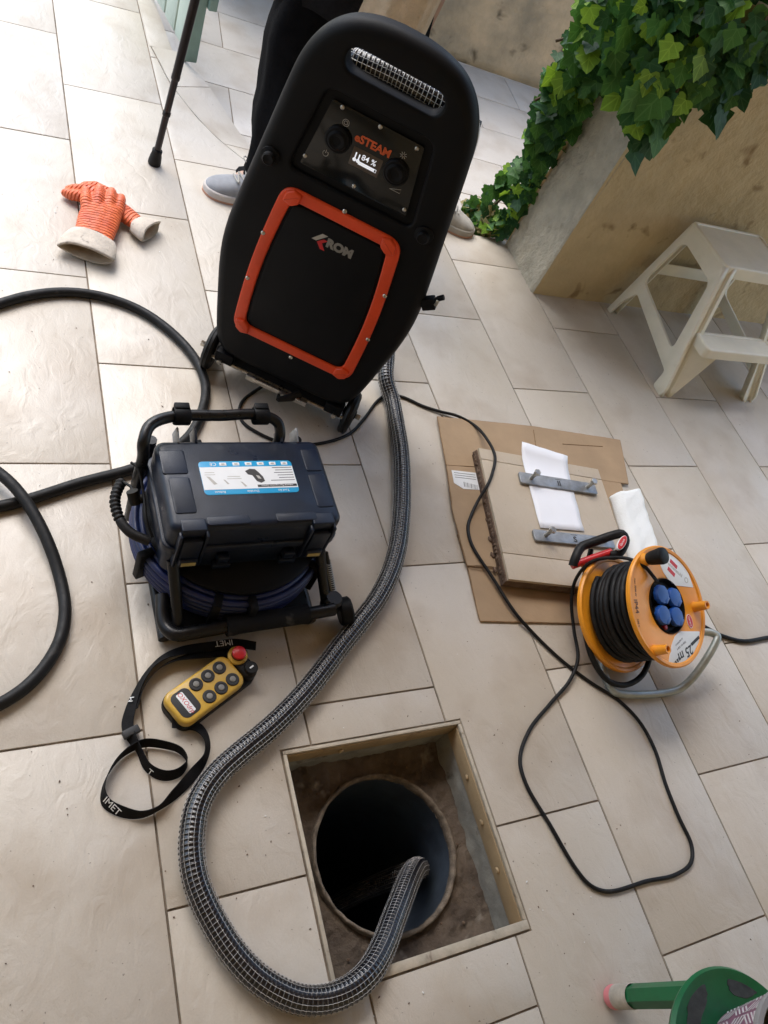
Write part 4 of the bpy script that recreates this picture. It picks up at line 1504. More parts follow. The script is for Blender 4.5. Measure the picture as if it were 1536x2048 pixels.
text('badge_lettering', 'Garant', .0085, M['white_print'], gb, ovm @ Matrix.Translation((0, 0, .0030)) @ Matrix.Rotation(math.pi, 4, 'Z'), ext=.0001)
ntube('grip_arm', [gp(1165, 1122, .11), RI @ (RF - RAX * (W_ + .004) + hd * .06)], .010, M['reel'], rl, 10)
# grey tube frame
ft = cr([RI @ (RF - RAX * (W_ + .012) - hd * .03), gp(1205, 1325, .018), gp(1214, 1362, .013), gp(1228, 1383, .012), gp(1260, 1389, .012), gp(1335, 1385, .014), gp(1362, 1376, .022), gp(1390, 1350, .045), gp(1432, 1283, .095), gp(1434, 1272, .10), gp(1420, 1265, .095), gp(1390, 1264, .085), RI @ (RF - RAX * .05 - hd * .07)], 8)
ntube('tube_frame', ft, .0095, M['tube_grey'], rl, 14)

# ------------------------------------------------------------------ radio remote and its strap
ra, rb = at(352, 1420, .036), at(492, 1318, .036)
rd_ = (rb - ra).normalized()
RMM = axes(Vector(((ra + rb).x / 2, (ra + rb).y / 2, 0)), rd_, Vector((-rd_.y, rd_.x, 0)), Z)
RMI = RMM.inverted()
rm = thing('remote_control', 'worn yellow industrial radio remote with six round buttons and red stop button', 'remote control', RMM)
RL, RWd = .178, .072


def rq(u, v, z=.037):
    return RMI @ at(u, v, z)


nplate('lower_shell', rrect(-RL / 2 - .002, -RWd / 2 - .002, RL / 2 + .002, RWd / 2 + .002, .022, 6), M['blk_rub'], rm, (), .001, .020, .004)
nplate('upper_shell', rrect(-RL / 2, -RWd / 2, RL / 2 - .032, RWd / 2, .018, 6), M['yellow'], rm, (), .0195, .036, .006)
nplate('end_cap', rrect(RL / 2 - .031, -RWd / 2, RL / 2, RWd / 2, .014, 6), M['blk_rub'], rm, (), .0195, .038, .006)
nplate('label_plate', rrect(-RL / 2 + .008, -RWd / 2 + .010, -RL / 2 + .048, RWd / 2 - .010, .012, 5), M['btn'], rm, (), .035, .0368, .0006)
lbp = nplate('paper_label', rrect(-RL / 2 + .021, -RWd / 2 + .015, -RL / 2 + .035, RWd / 2 - .015, .002, 2), M['sticker_white'], rm, (), .0366, .0374, .0002)
text('handwriting', 'OXOdrp', .0120, M['red_print'], lbp, Matrix.Translation((-RL / 2 + .028, 0, .0375)) @ Matrix.Rotation(math.radians(-90), 4, 'Z'), ext=.0001, shear=.2)
for i in range(3):
    for j in (-1, 1):
        c = (-.024 + i * .0275 + (.004 if j < 0 else -.001), j * .0165, 0)
        b_o = nlathe('button', [(.0128, .034), (.0128, .0372), (.0115, .0388), (.0085, .0390), (.0078, .0382), (0, .0382)], M['btn'], rm, 24, Matrix.Translation(c))
        nlathe('button_centre', [(.0056, .038), (.0056, .0396), (.0045, .0402), (0, .0402)], M['btn_grey'], b_o, 16, Matrix.Translation(c))
es = rq(477, 1308, .045)
nlathe('stop_guard', [(.019, .034), (.019, .040), (.017, .042), (.013, .042)], M['yellow'], rm, 24, Matrix.Translation((es.x, es.y, 0)))
nlathe('stop_button', [(.009, .034), (.009, .045), (.0125, .046), (.0138, .049), (.0130, .053), (.008, .0555), (0, .056)], M['red'], rm, 28, Matrix.Translation((es.x, es.y, 0)))
kx = rq(502, 1336, .040)
ks = nlathe('key_switch', [(.0135, .034), (.0135, .042), (.012, .045), (0, .045)], M['blk_rub'], rm, 20, Matrix.Translation((kx.x, kx.y, 0)))
nbox('key_mark', (kx.x, kx.y, .0455), (.009, .003, .001), M['white_print'], ks)
nbox('lanyard_lug', (RL / 2 + .004, .02, .022), (.014, .020, .014), M['blk_rub'], rm, .003)

# strap: flat webbing, path with its own lean
SW = .0205


def ribbon(pts, w=SW, th=.0014):
    """pts: (u, v, z of middle, lean degrees: 0 flat, 90 on edge)"""
    P3 = cr([at(u, v, z) for u, v, z, l in pts], 10)
    LN = cr([(l, 0, 0) for u, v, z, l in pts], 10)
    bm = bmesh.new()
    rows = []
    n = len(P3)
    for i in range(n):
        t = (P3[min(i + 1, n - 1)] - P3[max(i - 1, 0)]).normalized()
        side = Vector((-t.y, t.x, 0)).normalized()
        a = math.radians(LN[i].x)
        wd = side * math.cos(a) + Z * math.sin(a)
        nn = t.cross(wd).normalized()
        c = P3[i].copy()
        lo = abs(wd.z) * w / 2
        c.z = max(c.z, lo + .0015)
        rows.append([bm.verts.new(c + wd * (w / 2) + nn * th / 2), bm.verts.new(c - wd * (w / 2) + nn * th / 2), bm.verts.new(c - wd * (w / 2) - nn * th / 2), bm.verts.new(c + wd * (w / 2) - nn * th / 2)])
    for r0, r1 in zip(rows, rows[1:]):
        for k in range(4):
            bm.faces.new((r0[k], r0[(k + 1) % 4], r1[(k + 1) % 4], r1[k]))
    bm.faces.new(rows[0])
    bm.faces.new(rows[-1][::-1])
    return bm


sb = at(270, 1470, 0)
stp = thing('carry_strap', 'black webbing strap with white lettering curled beside the yellow remote', 'strap', sb)


def strap_part(name, pts):
    bm = ribbon(pts)
    bmesh.ops.translate(bm, verts=bm.verts, vec=-sb)
    return obj(name, bm, M['web'], stp, 40)


strap_part('webbing', [(512, 1292, .030, 10), (470, 1287, .026, 5), (420, 1293, .020, 5), (370, 1300, .014, 15), (330, 1313, .010, 45), (300, 1338, .010, 65), (277, 1375, .010, 60), (262, 1415, .009, 35), (255, 1450, .008, 20), (262, 1472, .012, 45), (278, 1500, .012, 75), (296, 1535, .010, 65), (328, 1551, .010, 50), (358, 1545, .010, 55), (374, 1524, .010, 80), (362, 1502, .012, 100), (325, 1489, .012, 110), (285, 1487, .012, 115), (245, 1510, .010, 100), (218, 1545, .010, 90), (206, 1580, .009, 80), (212, 1605, .009, 55), (240, 1622, .009, 50), (280, 1630, .010, 70), (315, 1618, .010, 80), (350, 1588, .009, 45), (385, 1550, .008, 25), (412, 1512, .010, 60), (414, 1480, .011, 50), (398, 1456, .010, 22), (372, 1448, .010, 8), (344, 1445, .016, 4)])
strap_part('webbing_tail', [(480, 1304, .026, 20), (400, 1310, .018, 30), (345, 1322, .012, 60), (310, 1345, .010, 80), (285, 1380, .010, 85), (270, 1420, .008, 70)])
bm = bmesh.new()
box(bm, at(262, 1464, .012) - sb, (.030, .014, .012), .002, Matrix.Rotation(math.radians(20), 4, 'Z'))
obj('strap_buckle', bm, M['btn'], stp, 30)
def strap_text(s, a, b, z, size, tilt=0.0, lift=.004):
    pa_, pb_ = at(a[0], a[1], z), at(b[0], b[1], z)
    d = (pb_ - pa_).normalized()
    zz = (Vector((0, 0, H)) - (pa_ + pb_) / 2).normalized()
    up_ = Z if tilt else Z
    nrm = (Vector((-d.y, d.x, 0)) * -math.sin(tilt) + Z * math.cos(tilt)).normalized()
    yy = nrm.cross(d)
    text('lettering', s, size, M['white_print'], stp, axes((pa_ + pb_) / 2 - sb + nrm * lift, d, yy, nrm), ext=.0001)
strap_text('IMET', (212, 1590), (248, 1626), .009, .017, math.radians(50), .0095)
strap_text('IMET', (478, 1284), (415, 1291), .023, .017, 0, .004)
strap_text('T', (299, 1534), (312, 1545), .010, .016, math.radians(60), .0085)
strap_text('M', (262, 1408), (268, 1392), .010, .014, math.radians(-45), .003)

# ------------------------------------------------------------------ cardboard, lid, bars, paper
def prism_w(name, poly, z0, z1, m_, parent=None, bev=.001, org=Vector((0, 0, 0)), jag=0.0, seed=1):
    r2 = random.Random(seed)
    pts = []
    n = len(poly)
    for i in range(n):
        a, b = Vector(poly[i]), Vector(poly[(i + 1) % n])
        k = max(1, int((b - a).length / .03)) if jag else 1
        for j in range(k):
            p = a.lerp(b, j / k)
            if jag:
                p += Vector((r2.uniform(-jag, jag), r2.uniform(-jag, jag)))
            pts.append(p - org.to_2d())
    bm = plate(pts, (), z0, z1, bev, 1)
    return obj(name, bm, m_, parent, 40)


def pxs(pts, z):
    return [at(u, v, z).to_2d() for u, v in pts]


co = at(1060, 1060, 0)
cb = thing('flattened_cardboard', 'flattened brown cardboard box lying under the lifted drain lid', 'cardboard', co)
A = pxs([(875, 833), (1060, 852), (1240, 880), (1257, 968), (1095, 945), (893, 930)], .010)
lay2 = pxs([(893, 931), (1095, 946), (1240, 966), (1262, 1030), (1195, 1130), (1150, 1150), (934, 1131), (905, 1020)], .008)
low = pxs([(915, 1070), (1180, 1090), (1170, 1247), (1100, 1246), (960, 1243), (936, 1140)], .003)
prism_w('lower_sheet', low, .0005, .005, M['card'], cb, .0006, co, .0012, 2)
prism_w('main_sheet', lay2, .0055, .0105, M['card'], cb, .0006, co, .0015, 3)
prism_w('fold_flap', A, .0060, .0115, M['card'], cb, .0006, co, .0012, 4)
for poly, z in ((low, .0028), (lay2, .0078), (A, .0088)):
    bm = bmesh.new()
    pts = [Vector((p.x, p.y, z)) - Vector((co.x, co.y, 0)) for p in poly]
    cx = sum((p for p in pts), Vector()) / len(pts)
    pts = [cx + (p - cx) * 1.0015 for p in pts]
    tube(bm, resample(pts + [pts[0]], .01), .0016, 5)
    obj('corrugated_edge', bm, M['card_edge'], cb)
for (a, b) in (((1067, 860), (1072, 895)), ((1125, 888), (1205, 893)), ((940, 1132), (985, 1138))):
    p, q = at(*a, .0118) - co, at(*b, .0118) - co
    ntube('crease', [p, q], .0014, M['card_edge'], cb, 5)
lab = pxs([(903, 940), (955, 946), (960, 980), (927, 978), (908, 966)], .0110)
pl = prism_w('address_label', lab, .0104, .0114, M['sticker_white'], cb, .0003, co)
for k in range(3):
    p, q = at(908 + k, 945 + k * 4.5, .0116) - co, at(950 + k, 950 + k * 4.5, .0116) - co
    ntube('text_line', [p, q], .0007, M['dark_print'], pl, 4)
for k in range(12):
    p = at(928 + k * 2.4, 964 + k * .6, .0116) - co
    q = at(929 + k * 2.4, 973 + k * .6, .0116) - co
    ntube('barcode_bar', [p, q], .0004 + .0004 * (k % 3 == 0), M['dark_print'], pl, 4)
# torn scraps along the near side
bm = bmesh.new()
for (u, v) in ((980, 1078), (985, 1110), (990, 1140), (975, 1040)):
    c = at(u, v, .013) - co
    r = bmesh.ops.create_icosphere(bm, subdivisions=2, radius=.0055)
    for w in r['verts']:
        w.co = c + Vector((w.co.x * rnd.uniform(.6, 1.2), w.co.y * 1.6, w.co.z * .7))
obj('mud_crumbs', bm, M['lid_side'], cb, True)

lz = .046
l0, l1, l3 = at(955, 893, lz), at(1200, 937, lz), at(1013, 1160, lz)
lx = (l1 - l0).normalized()
lc = (l1 + l3) / 2
ld_yaw = math.degrees(math.atan2(lx.y, lx.x))
LM = yawm((lc.x, lc.y, 0), ld_yaw)
LI_ = LM.inverted()
ld = thing('manhole_cover', 'lifted square drain lid with tiled top and muddy sides on the cardboard', 'manhole cover', LM)
lw, lh = .395, .408
bm = plate(sq(-lw / 2, -lh / 2, lw / 2, lh / 2), (), .012, .0375, .002, 2)
bmesh.ops.subdivide_edges(bm, edges=bm.edges[:], cuts=3, use_grid_fill=True)
obj('lid_tray', bm, M['lid_side'], ld)
for i, (y0, y1) in enumerate(((.166, .2035), (-.128, .1645), (-.2035, -.1295))):
    nplate('tile', sq(-lw / 2 + .003, y0, lw / 2 - .003, y1), M['tile_lid'], ld, (), .0375, lz, .0012)
bm = bmesh.new()
for k in range(90):
    y = -lh / 2 + lh * rnd.random()
    r = bmesh.ops.create_icosphere(bm, subdivisions=1, radius=rnd.uniform(.002, .008))
    for w in r['verts']:
        w.co = Vector((-lw / 2 + w.co.x * .22, y + w.co.y, .023 + w.co.z * .9 + rnd.uniform(-.005, .005)))
obj('mud', bm, M['lid_side'], ld, True)

# paper sheet under the bars
pq = [at(1037, 892, lz + .002), at(1130, 918, lz + .002), at(1168, 1063, lz + .002), at(1080, 1056, lz + .002)]
bm = bmesh.new()
g = []
for i in range(13):
    row = []
    for k in range(9):
        p = pq[0].lerp(pq[1], k / 8).lerp(pq[3].lerp(pq[2], k / 8), i / 12)
        p.z = lz + .0012 + .0018 * math.sin(i * .9) ** 2 + (.020 * max(0, 1 - i / 2.0) ** 1.5) * (1 - .3 * k / 8) + .0012 * math.sin(k * 1.1 + i * .7) ** 2
        row.append(bm.verts.new(p))
    g.append(row)
for i in range(12):
    for k in range(8):
        bm.faces.new((g[i][k], g[i][k + 1], g[i + 1][k + 1], g[i + 1][k]))
ps = obj('paper_sheet', bm, M['paper'], None, True)
sol = ps.modifiers.new('thickness', 'SOLIDIFY')
sol.thickness = .0004
tag(rebase(ps), 'white folded paper sheet clamped under the two steel bars', 'paper')


def lifting_bar(pts, label, mark):
    z = lz + .004
    a, b, c_ = at(*pts[0], z), at(*pts[1], z), at(*pts[2], z)
    x = (b - a).normalized()
    mid = (a + b) / 2
    y = Vector((-x.y, x.x, 0))
    side = (c_ - a).dot(y)
    org = mid + y * side / 2
    w = abs(side)
    L = (b - a).length
    mw = axes(Vector((org.x, org.y, z)), x, y, Z)
    t = thing('lifting_bar', label, 'steel bar', mw, 'steel bars on the drain lid')
    nplate('flat_bar', roundpoly(sq(-L / 2, -w / 2, L / 2, w / 2), .006, 3), M['galv'], t, (), -.001, .005, .0008)
    for bx2 in (-L / 2 + .035, L / 2 - .030):
        s_ = nlathe('bolt', [(.0055, .004), (.0055, .034)], M['steel'], t, 16, Matrix.Translation((bx2, .002, 0)) @ Matrix.Rotation(math.radians(8), 4, 'X'))
        nlathe('bolt_head', [(0, .033), (.0095, .033), (.0098, .034), (.0098, .0395), (.0088, .0405), (0, .0405)], M['steel'], s_, 6, Matrix.Translation((bx2, .002, 0)) @ Matrix.Rotation(math.radians(8), 4, 'X'), 20)
    text('scratched_mark', mark, .024, M['dark_print'], t, Matrix.Translation((.0, -.003, .0055)), ext=.0003, bold=.0003)
    nbox('scratched_mark', (.0, .0115, .0052), (.020, .0010, .0004), M['dark_print'], t)
    return t


lifting_bar([(1035, 945), (1187, 969), (1046, 968)], 'flat steel bar with two bolts and scratched marks like an H, nearer the fold flap', 'II')
lifting_bar([(1063, 1060), (1222, 1077), (1076, 1083)], 'flat steel bar with bolts and scratched letter S beside the reel grip', 'S')

# folded paper towel
tq = [at(1221, 992, .02), at(1283, 980, .02), at(1322, 1105, .02), at(1262, 1125, .02)]
bm = bmesh.new()
nu, nv = 10, 22
gt, gb = [], []
for i in range(nv + 1):
    rt, rb = [], []
    for k in range(nu + 1):
        p = tq[0].lerp(tq[1], k / nu).lerp(tq[3].lerp(tq[2], k / nu), i / nv)
        e = min(k, nu - k, 2) / 2
        h = .004 + .018 * e ** .5 + .0012 * math.sin(i * 1.3 + k) + .0015 * math.sin(i * .5) + (.004 if k < 4 else 0)
        sh2 = .002 * math.sin(i * .8)
        rt.append(bm.verts.new((p.x + sh2 * .4, p.y, .011 + h)))
        rb.append(bm.verts.new((p.x + sh2 * .4, p.y, .0075)))
    gt.append(rt)
    gb.append(rb)
for g_2, fl_ in ((gt, 1), (gb, -1)):
    for i in range(nv):
        for k in range(nu):
            q = (g_2[i][k], g_2[i][k + 1], g_2[i + 1][k + 1], g_2[i + 1][k])
            bm.faces.new(q[::fl_])
for i in range(nv):
    for k in (0, nu):
        bm.faces.new((gt[i][k], gt[i + 1][k], gb[i + 1][k], gb[i][k]))
for k in range(nu):
    for i in (0, nv):
        bm.faces.new((gt[i][k], gt[i][k + 1], gb[i][k + 1], gb[i][k]))
tw = obj('paper_towel', bm, M['towel'], None, True)
tag(rebase(tw), 'folded white embossed paper towel beside the orange reel', 'paper towel')


# ------------------------------------------------------------------ plastic step stool
SMx = thing('step_stool', 'cream plastic two-step stool standing against the ochre wall', 'stool', (2.29, 1.58, 0))
so = Vector((2.29, 1.58, 0))
# world coordinates minus so; x across, y depth (towards the wall +)
xb, xt = .235, .165            # half widths at floor and at top
yb, yf = .215, -.215           # rear foot, front foot
zt_, zm_, zg_ = .405, .205, .172


def hwid(z):
    return xb + (xt - xb) * z / zt_


def yfront(z):
    return yf + (.20) * (z / zt_)


def yback(z):
    return yb - .012 * (z / zt_)


for s in (-1, 1):
    # side frame: flat web with a large triangular window, following the lean of the side
    def SP(y, z, out=0.0):
        return Vector((s * (hwid(z) + out), y, z))
    side = [(yb + .0, 0), (yb - .018, 0), (yb - .038, .060), (yb - .055, .085), (yf + .075, .085), (yf + .052, .055), (yf + .048, 0), (yf - .004, 0), (yf + .004, .03)]
    outer2 = [(yb, 0), (yb, .03), (yback(zt_), zt_ - .012), (yfront(zt_), zt_ - .012), (yf, .03), (yf, 0), (yf + .052, 0), (yf + .062, .060), (yb - .050, .120), (yb - .026, .060), (yb - .022, 0)]
    win = [(yb - .030, .165), (yf + .105, .118), (yfront(.32) + .040, .335), (yback(.32) - .030, .345)]
    ol = roundpoly([Vector(p) for p in outer2], .012, 4)
    wl = roundpoly([Vector(p) for p in win], .028, 5)
    bm = plate(ol, [(wl, None)], -.0055, .0045, .003, 2)
    for v in bm.verts:
        y, z, t = v.co.x, v.co.y, v.co.z
        v.co = Vector((s * (hwid(z) + t), y, z))
    obj('side_frame', bm, M['stool'], SMx, 30)
    # front leg: channel with groove, tapering out at the foot
    bm = bmesh.new()
    rows = []
    for k in range(15):
        z = zg_ * k / 7 if k <= 7 else zg_ + .001 + (zt_ - .007 - zg_) * (k - 8) / 6
        hw_ = hwid(z)
        yy = yfront(z)
        zr = min(z / zg_, 1)
        wd = .052 + .050 * zr if z <= zg_ else .048
        yi = yf + .024 * zr if z <= zg_ else yy - .003
        prof_ = [(hw_ + .003, yy + .030), (hw_ + .003, yy - .001), (hw_ - .012, yy - .003), (hw_ - .016, yy + .008), (hw_ - .030, yy + .008), (hw_ - .034, yy - .003), (hw_ - wd, yi), (hw_ - wd, yi + .026)]
        rows.append([bm.verts.new((s * x, y, z)) for x, y in prof_] )
    for r0, r1 in zip(rows, rows[1:]):
        for k in range(7):
            bm.faces.new((r0[k], r0[k + 1], r1[k + 1], r1[k]))
    lg = obj('leg', bm, M['stool'], SMx, 30)
    m_ = lg.modifiers.new('thickness', 'SOLIDIFY')
    m_.thickness = .005
    # rear leg
    bm = bmesh.new()
    rows = []
    for k in range(11):
        z = (zt_ - .006) * k / 10
        hw_ = hwid(z)
        yy = yback(z)
        prof_ = [(hw_ + .003, yy - .022), (hw_ + .003, yy + .002), (hw_ - .036, yy + .002), (hw_ - .036, yy - .020)]
        rows.append([bm.verts.new((s * x, y, z)) for x, y in prof_])
    for r0, r1 in zip(rows, rows[1:]):
        for k in range(3):
            bm.faces.new((r0[k], r0[k + 1], r1[k + 1], r1[k]))
    lg = obj('leg', bm, M['stool'], SMx, 30)
    m_ = lg.modifiers.new('thickness', 'SOLIDIFY')
    m_.thickness = .005
# top step and lower step: shallow trays with a rolled rim
def tray(name, x0, y0, x1, y1, z, dep, r=.018):
    bm = plate(rrect(x0, y0, x1, y1, r, 5), [(rrect(x0 + .014, y0 + .014, x1 - .014, y1 - .014, r * .7, 5), .004)], z - dep, z, .006, 3, hb=.004)
    return obj(name, bm, M['stool'], SMx, 35)


tray('top_step', -xt - .006, yfront(zt_) - .006, xt + .006, yback(zt_) + .008, zt_, .042)
tray('lower_step', -hwid(zm_) + .020, yf + .020, hwid(zm_) - .020, yfront(zm_) + .012, zm_, .036)
nbox('rear_brace', (0, yback(.2) - .005, .21), (2 * hwid(.2) - .02, .006, .045), M['stool'], SMx, .002)

# ------------------------------------------------------------------ pencil-legged stool with a plant pot
pl0 = at(1228, 1993, .012)
PZ = .255
sc_ = Vector((.992, -.270, 0))
ps_ = thing('pencil_stool', 'green round stool with pencil shaped legs and worn top', 'stool', sc_)
nlathe('seat', [(0, PZ - .020), (.118, PZ - .020), (.128, PZ - .012), (.131, PZ - .004), (.127, PZ + .003), (.118, PZ + .001), (.112, PZ - .002), (0, PZ - .002)], M['green'], ps_, 64)
for pts, sd2 in (([(1376, 2046), (1380, 1998), (1392, 1974), (1412, 1972), (1414, 2000), (1404, 2040), (1396, 2075), (1380, 2080)], 3), ([(1456, 1958), (1476, 1950), (1500, 1964), (1516, 1980), (1506, 1992), (1482, 1994), (1462, 1982)], 4)):
    r2 = random.Random(sd2)
    wp = [at(u, v, PZ) - sc_ for u, v in pts]
    lp2 = [Vector((p.x, p.y)) + Vector((r2.uniform(-.0015, .0015), r2.uniform(-.0015, .0015))) for p in cr([(p.x, p.y, 0) for p in wp], 5, True)]
    nplate('worn_patch', lp2, M['worn'], ps_, (), PZ - .003, PZ - .0012, 0)
ft0 = Vector((pl0.x, pl0.y, 0)) - sc_
for k in range(3):
    rot = Matrix.Rotation(2 * math.pi * k / 3, 3, 'Z')
    f0 = rot @ ft0
    f1 = Vector((f0.x * .72, f0.y * .86, 0)) if k == 0 else Vector((f0.x * .78, f0.y * .78, 0))
    base_, top_ = Vector((f0.x, f0.y, .002)), Vector((f1.x, f1.y, PZ - .016))
    d = (top_ - base_).normalized()
    Lg = (top_ - base_).length
    q = d.to_track_quat('Z', 'Y').to_matrix().to_4x4()
    m4_ = Matrix.Translation(base_) @ q
    lg = nlathe('leg', [(.0195, .062), (.0195, Lg), (0, Lg)], M['green'], ps_, 6, m4_, 20)
    nlathe('ferrule', [(.0198, .020), (.0205, .022), (.0198, .026), (.0205, .030), (.0200, .034), (.0205, .054), (.0200, .058), (.0205, .062), (.0195, .0655)], M['ferrule'], lg, 28, m4_)
    nlathe('eraser', [(0, .0), (.014, .0), (.0185, .003), (.0200, .008), (.0200, .021)], M['eraser'], lg, 28, m4_)
pt = Vector((1.000, -.264, PZ - .002))
pp = thing('plant_pot', 'purple and white patterned plant pot with grey rim on the green stool', 'plant pot', pt)
bm = bmesh.new()
PH = .115
r0_, r1_ = .062, .082
nlathe('pot_body', [(0, 0), (r0_ - .004, 0), (r0_, .004), (r1_, PH), (r1_ + .001, PH + .002)], M['pot'], pp, 48)
nlathe('rim', [(r1_ + .001, PH - .004), (r1_ + .004, PH + .003), (r1_ + .003, PH + .009), (r1_ - .004, PH + .010), (r1_ - .009, PH + .004), (r1_ - .012, PH - .03)], M['pot_rim'], pp, 48)
nlathe('soil', [(0, PH - .022), (r1_ - .008, PH - .024)], M['soil'], pp, 32)
bm = bmesh.new()
def onpot(th, z, o=.0006):
    r = r0_ + (r1_ - r0_) * z / PH + o
    return Vector((r * math.cos(th), r * math.sin(th), z))
nb = 12
for k in range(nb):
    t0 = 2 * math.pi * k / nb
    dt = 2 * math.pi / nb
    for row in range(3):
        for j in range(4):
            z0 = .006 + row * .036 + j * .0088
            for hlf in (0, 1):
                a0, a1 = (t0 + dt * .06, t0 + dt * .47) if hlf == 0 else (t0 + dt * .53, t0 + dt * .94)
                s0, s1 = (0, .014) if (hlf == 0) == (row % 2 == 0) else (.014, 0)
                q = [onpot(a0, min(z0 + s0, PH - .006)), onpot(a1, min(z0 + s1, PH - .006)), onpot(a1, min(z0 + s1 + .0042, PH - .003)), onpot(a0, min(z0 + s0 + .0042, PH - .003))]
                bm.faces.new([bm.verts.new(v) for v in q])
obj('pot_pattern', bm, M['pot_white'], pp)

# ------------------------------------------------------------------ gloves
def evalmesh(o):
    bpy.context.view_layer.update()
    dg = bpy.context.evaluated_depsgraph_get()
    return bpy.data.meshes.new_from_object(o.evaluated_get(dg))


def blob(chains, voxel):
    """union of capsules -> one smooth surface. chains: lists of (point, radius, flatten)"""
    bm = bmesh.new()
    for ch in chains:
        pts = [(Vector(p), r, f) for p, r, f in ch]
        for (p, r, f), (q, r2, f2) in zip(pts, pts[1:]):
            n = max(2, int((q - p).length / (min(r, r2) * .35)))
            for k in range(n + 1):
                t = k / n
                c, rr, ff = p.lerp(q, t), r + (r2 - r) * t, f + (f2 - f) * t
                vv = bmesh.ops.create_icosphere(bm, subdivisions=2, radius=rr)['verts']
                for v in vv:
                    v.co = Vector((v.co.x, v.co.y, v.co.z * ff)) + c
    me = bpy.data.meshes.new('blob')
    bm.to_mesh(me)
    bm.free()
    o = bpy.data.objects.new('blob', me)
    COL.objects.link(o)
    m_ = o.modifiers.new('r', 'REMESH')
    m_.mode = 'VOXEL'
    m_.voxel_size = voxel
    m2 = o.modifiers.new('s', 'SMOOTH')
    m2.factor = .6
    m2.iterations = 3
    me2 = evalmesh(o)
    bpy.data.objects.remove(o)
    bpy.data.meshes.remove(me)
    return me2


# wrinkle bands across the hand
nt = M['glove'].node_tree
wv = nt.nodes.new('ShaderNodeTexWave')
wv.bands_direction = 'Y'
wv.inputs['Scale'].default_value = 34
wv.inputs['Distortion'].default_value = 2.2
wv.inputs['Detail'].default_value = 1.5
wv.inputs['Detail Scale'].default_value = 2.5
tcn = [n for n in nt.nodes if n.type == 'TEX_COORD'][0]
nt.links.new(tcn.outputs['Object'], wv.inputs['Vector'])
bpn = nt.nodes.new('ShaderNodeBump')
bpn.inputs['Distance'].default_value = .0022
old = [n for n in nt.nodes if n.type == 'BUMP' and n != bpn][0]
nt.links.new(old.outputs[0], bpn.inputs['Normal'])
nt.links.new(wv.outputs['Fac'], bpn.inputs['Height'])
nt.links.new(bpn.outputs[0], nt.nodes['Principled BSDF'].inputs['Normal'])


def cuff_mesh(c0, c1, w0, w1, h0, h1, zlift=0):
    """open flattened tube from c0 (towards the hand) to c1 (mouth)"""
    d = (c1 - c0).normalized()
    sx_ = Vector((d.y, -d.x, 0)).normalized()
    up_ = sx_.cross(d).normalized()
    if up_.z < 0:
        up_ = -up_
    bm = bmesh.new()
    seg = 36
    prof_ = [(0, 1.0), (.25, 1.07), (.6, 1.08), (.92, 1.06), (1.0, 1.02), (1.0, .95), (.7, .93), (.2, .86), (.05, .7)]
    rows = []
    for t, sc in prof_:
        c = c0.lerp(c1, t)
        w, h = w0 + (w1 - w0) * t, h0 + (h1 - h0) * t
        row = []
        for k in range(seg):
            a = 2 * math.pi * k / seg
            x, z = math.copysign(abs(math.cos(a)) ** .8, math.cos(a)), math.copysign(abs(math.sin(a)) ** 1.25, math.sin(a))
            p = c + sx_ * (x * w * sc) + up_ * (z * h * (sc if sc > .97 else sc * .8))
            p += d * (.003 * math.sin(3 * a + 1))
            p.z = max(p.z, .0018)
            row.append(bm.verts.new(p))
        rows.append(row)
    for r0, r1 in zip(rows, rows[1:]):
        for k in range(seg):
            bm.faces.new((r0[k], r0[(k + 1) % seg], r1[(k + 1) % seg], r1[k]))
    for f in bm.faces:
        pass
    return bm, len(prof_), seg


def glove(label, org_px, dir_px, chains_px, cuff_px, cw, chh):
    o0, o1 = at(*org_px, 0), at(*dir_px, 0)
    y = (o1 - o0).normalized()
    x = Vector((y.y, -y.x, 0))
    mw = axes(o0, x, y, Z)
    mi = mw.inverted()
    t = thing('work_glove', label, 'glove', mw, 'gloves dropped on the tiles')
    ch = [[(mi @ at(u, v, z), r, f) for u, v, z, r, f in c] for c in chains_px]
    me = blob(ch, .0032)
    obj('hand', me, M['glove'], t, True)
    c0, c1 = mi @ at(*cuff_px[0]), mi @ at(*cuff_px[1])
    bm, np_, sg = cuff_mesh(c0, c1, cw[0], cw[1], chh[0], chh[1])
    o = obj('cuff', bm, M['cuff'], t, True)
    o.data.materials.append(M['cuff_in'])
    for p in o.data.polygons:
        if p.index >= 5 * sg:
            p.material_index = 1
    return t


glove('orange rubber glove lying on top, its cream cuff opening towards the hose', (178, 500), (196, 400),
      [[(177, 466, .024, .036, .50), (182, 440, .028, .036, .58), (188, 420, .034, .034, .6)], [(200, 472, .024, .036, .50), (212, 446, .028, .036, .58), (220, 424, .034, .034, .6)], [(188, 468, .025, .040, .46), (198, 440, .029, .042, .52), (205, 422, .035, .040, .5)],
       [(176, 418, .036, .019, .9), (172, 400, .044, .0165, 1), (172, 388, .042, .0150, 1), (171, 382, .032, .0140, 1)],
       [(195, 416, .038, .019, .9), (197, 397, .048, .0165, 1), (199, 384, .046, .0155, 1), (199, 378, .034, .0145, 1)],
       [(217, 418, .038, .018, .9), (221, 400, .046, .0160, 1), (223, 389, .042, .0150, 1), (223, 384, .032, .0140, 1)],
       [(236, 424, .034, .017, .9), (240, 408, .040, .0150, 1), (242, 400, .034, .0140, 1), (242, 396, .026, .0130, 1)]],
      ((184, 473, .028), (172, 507, .026)), (.058, .068), (.020, .021))
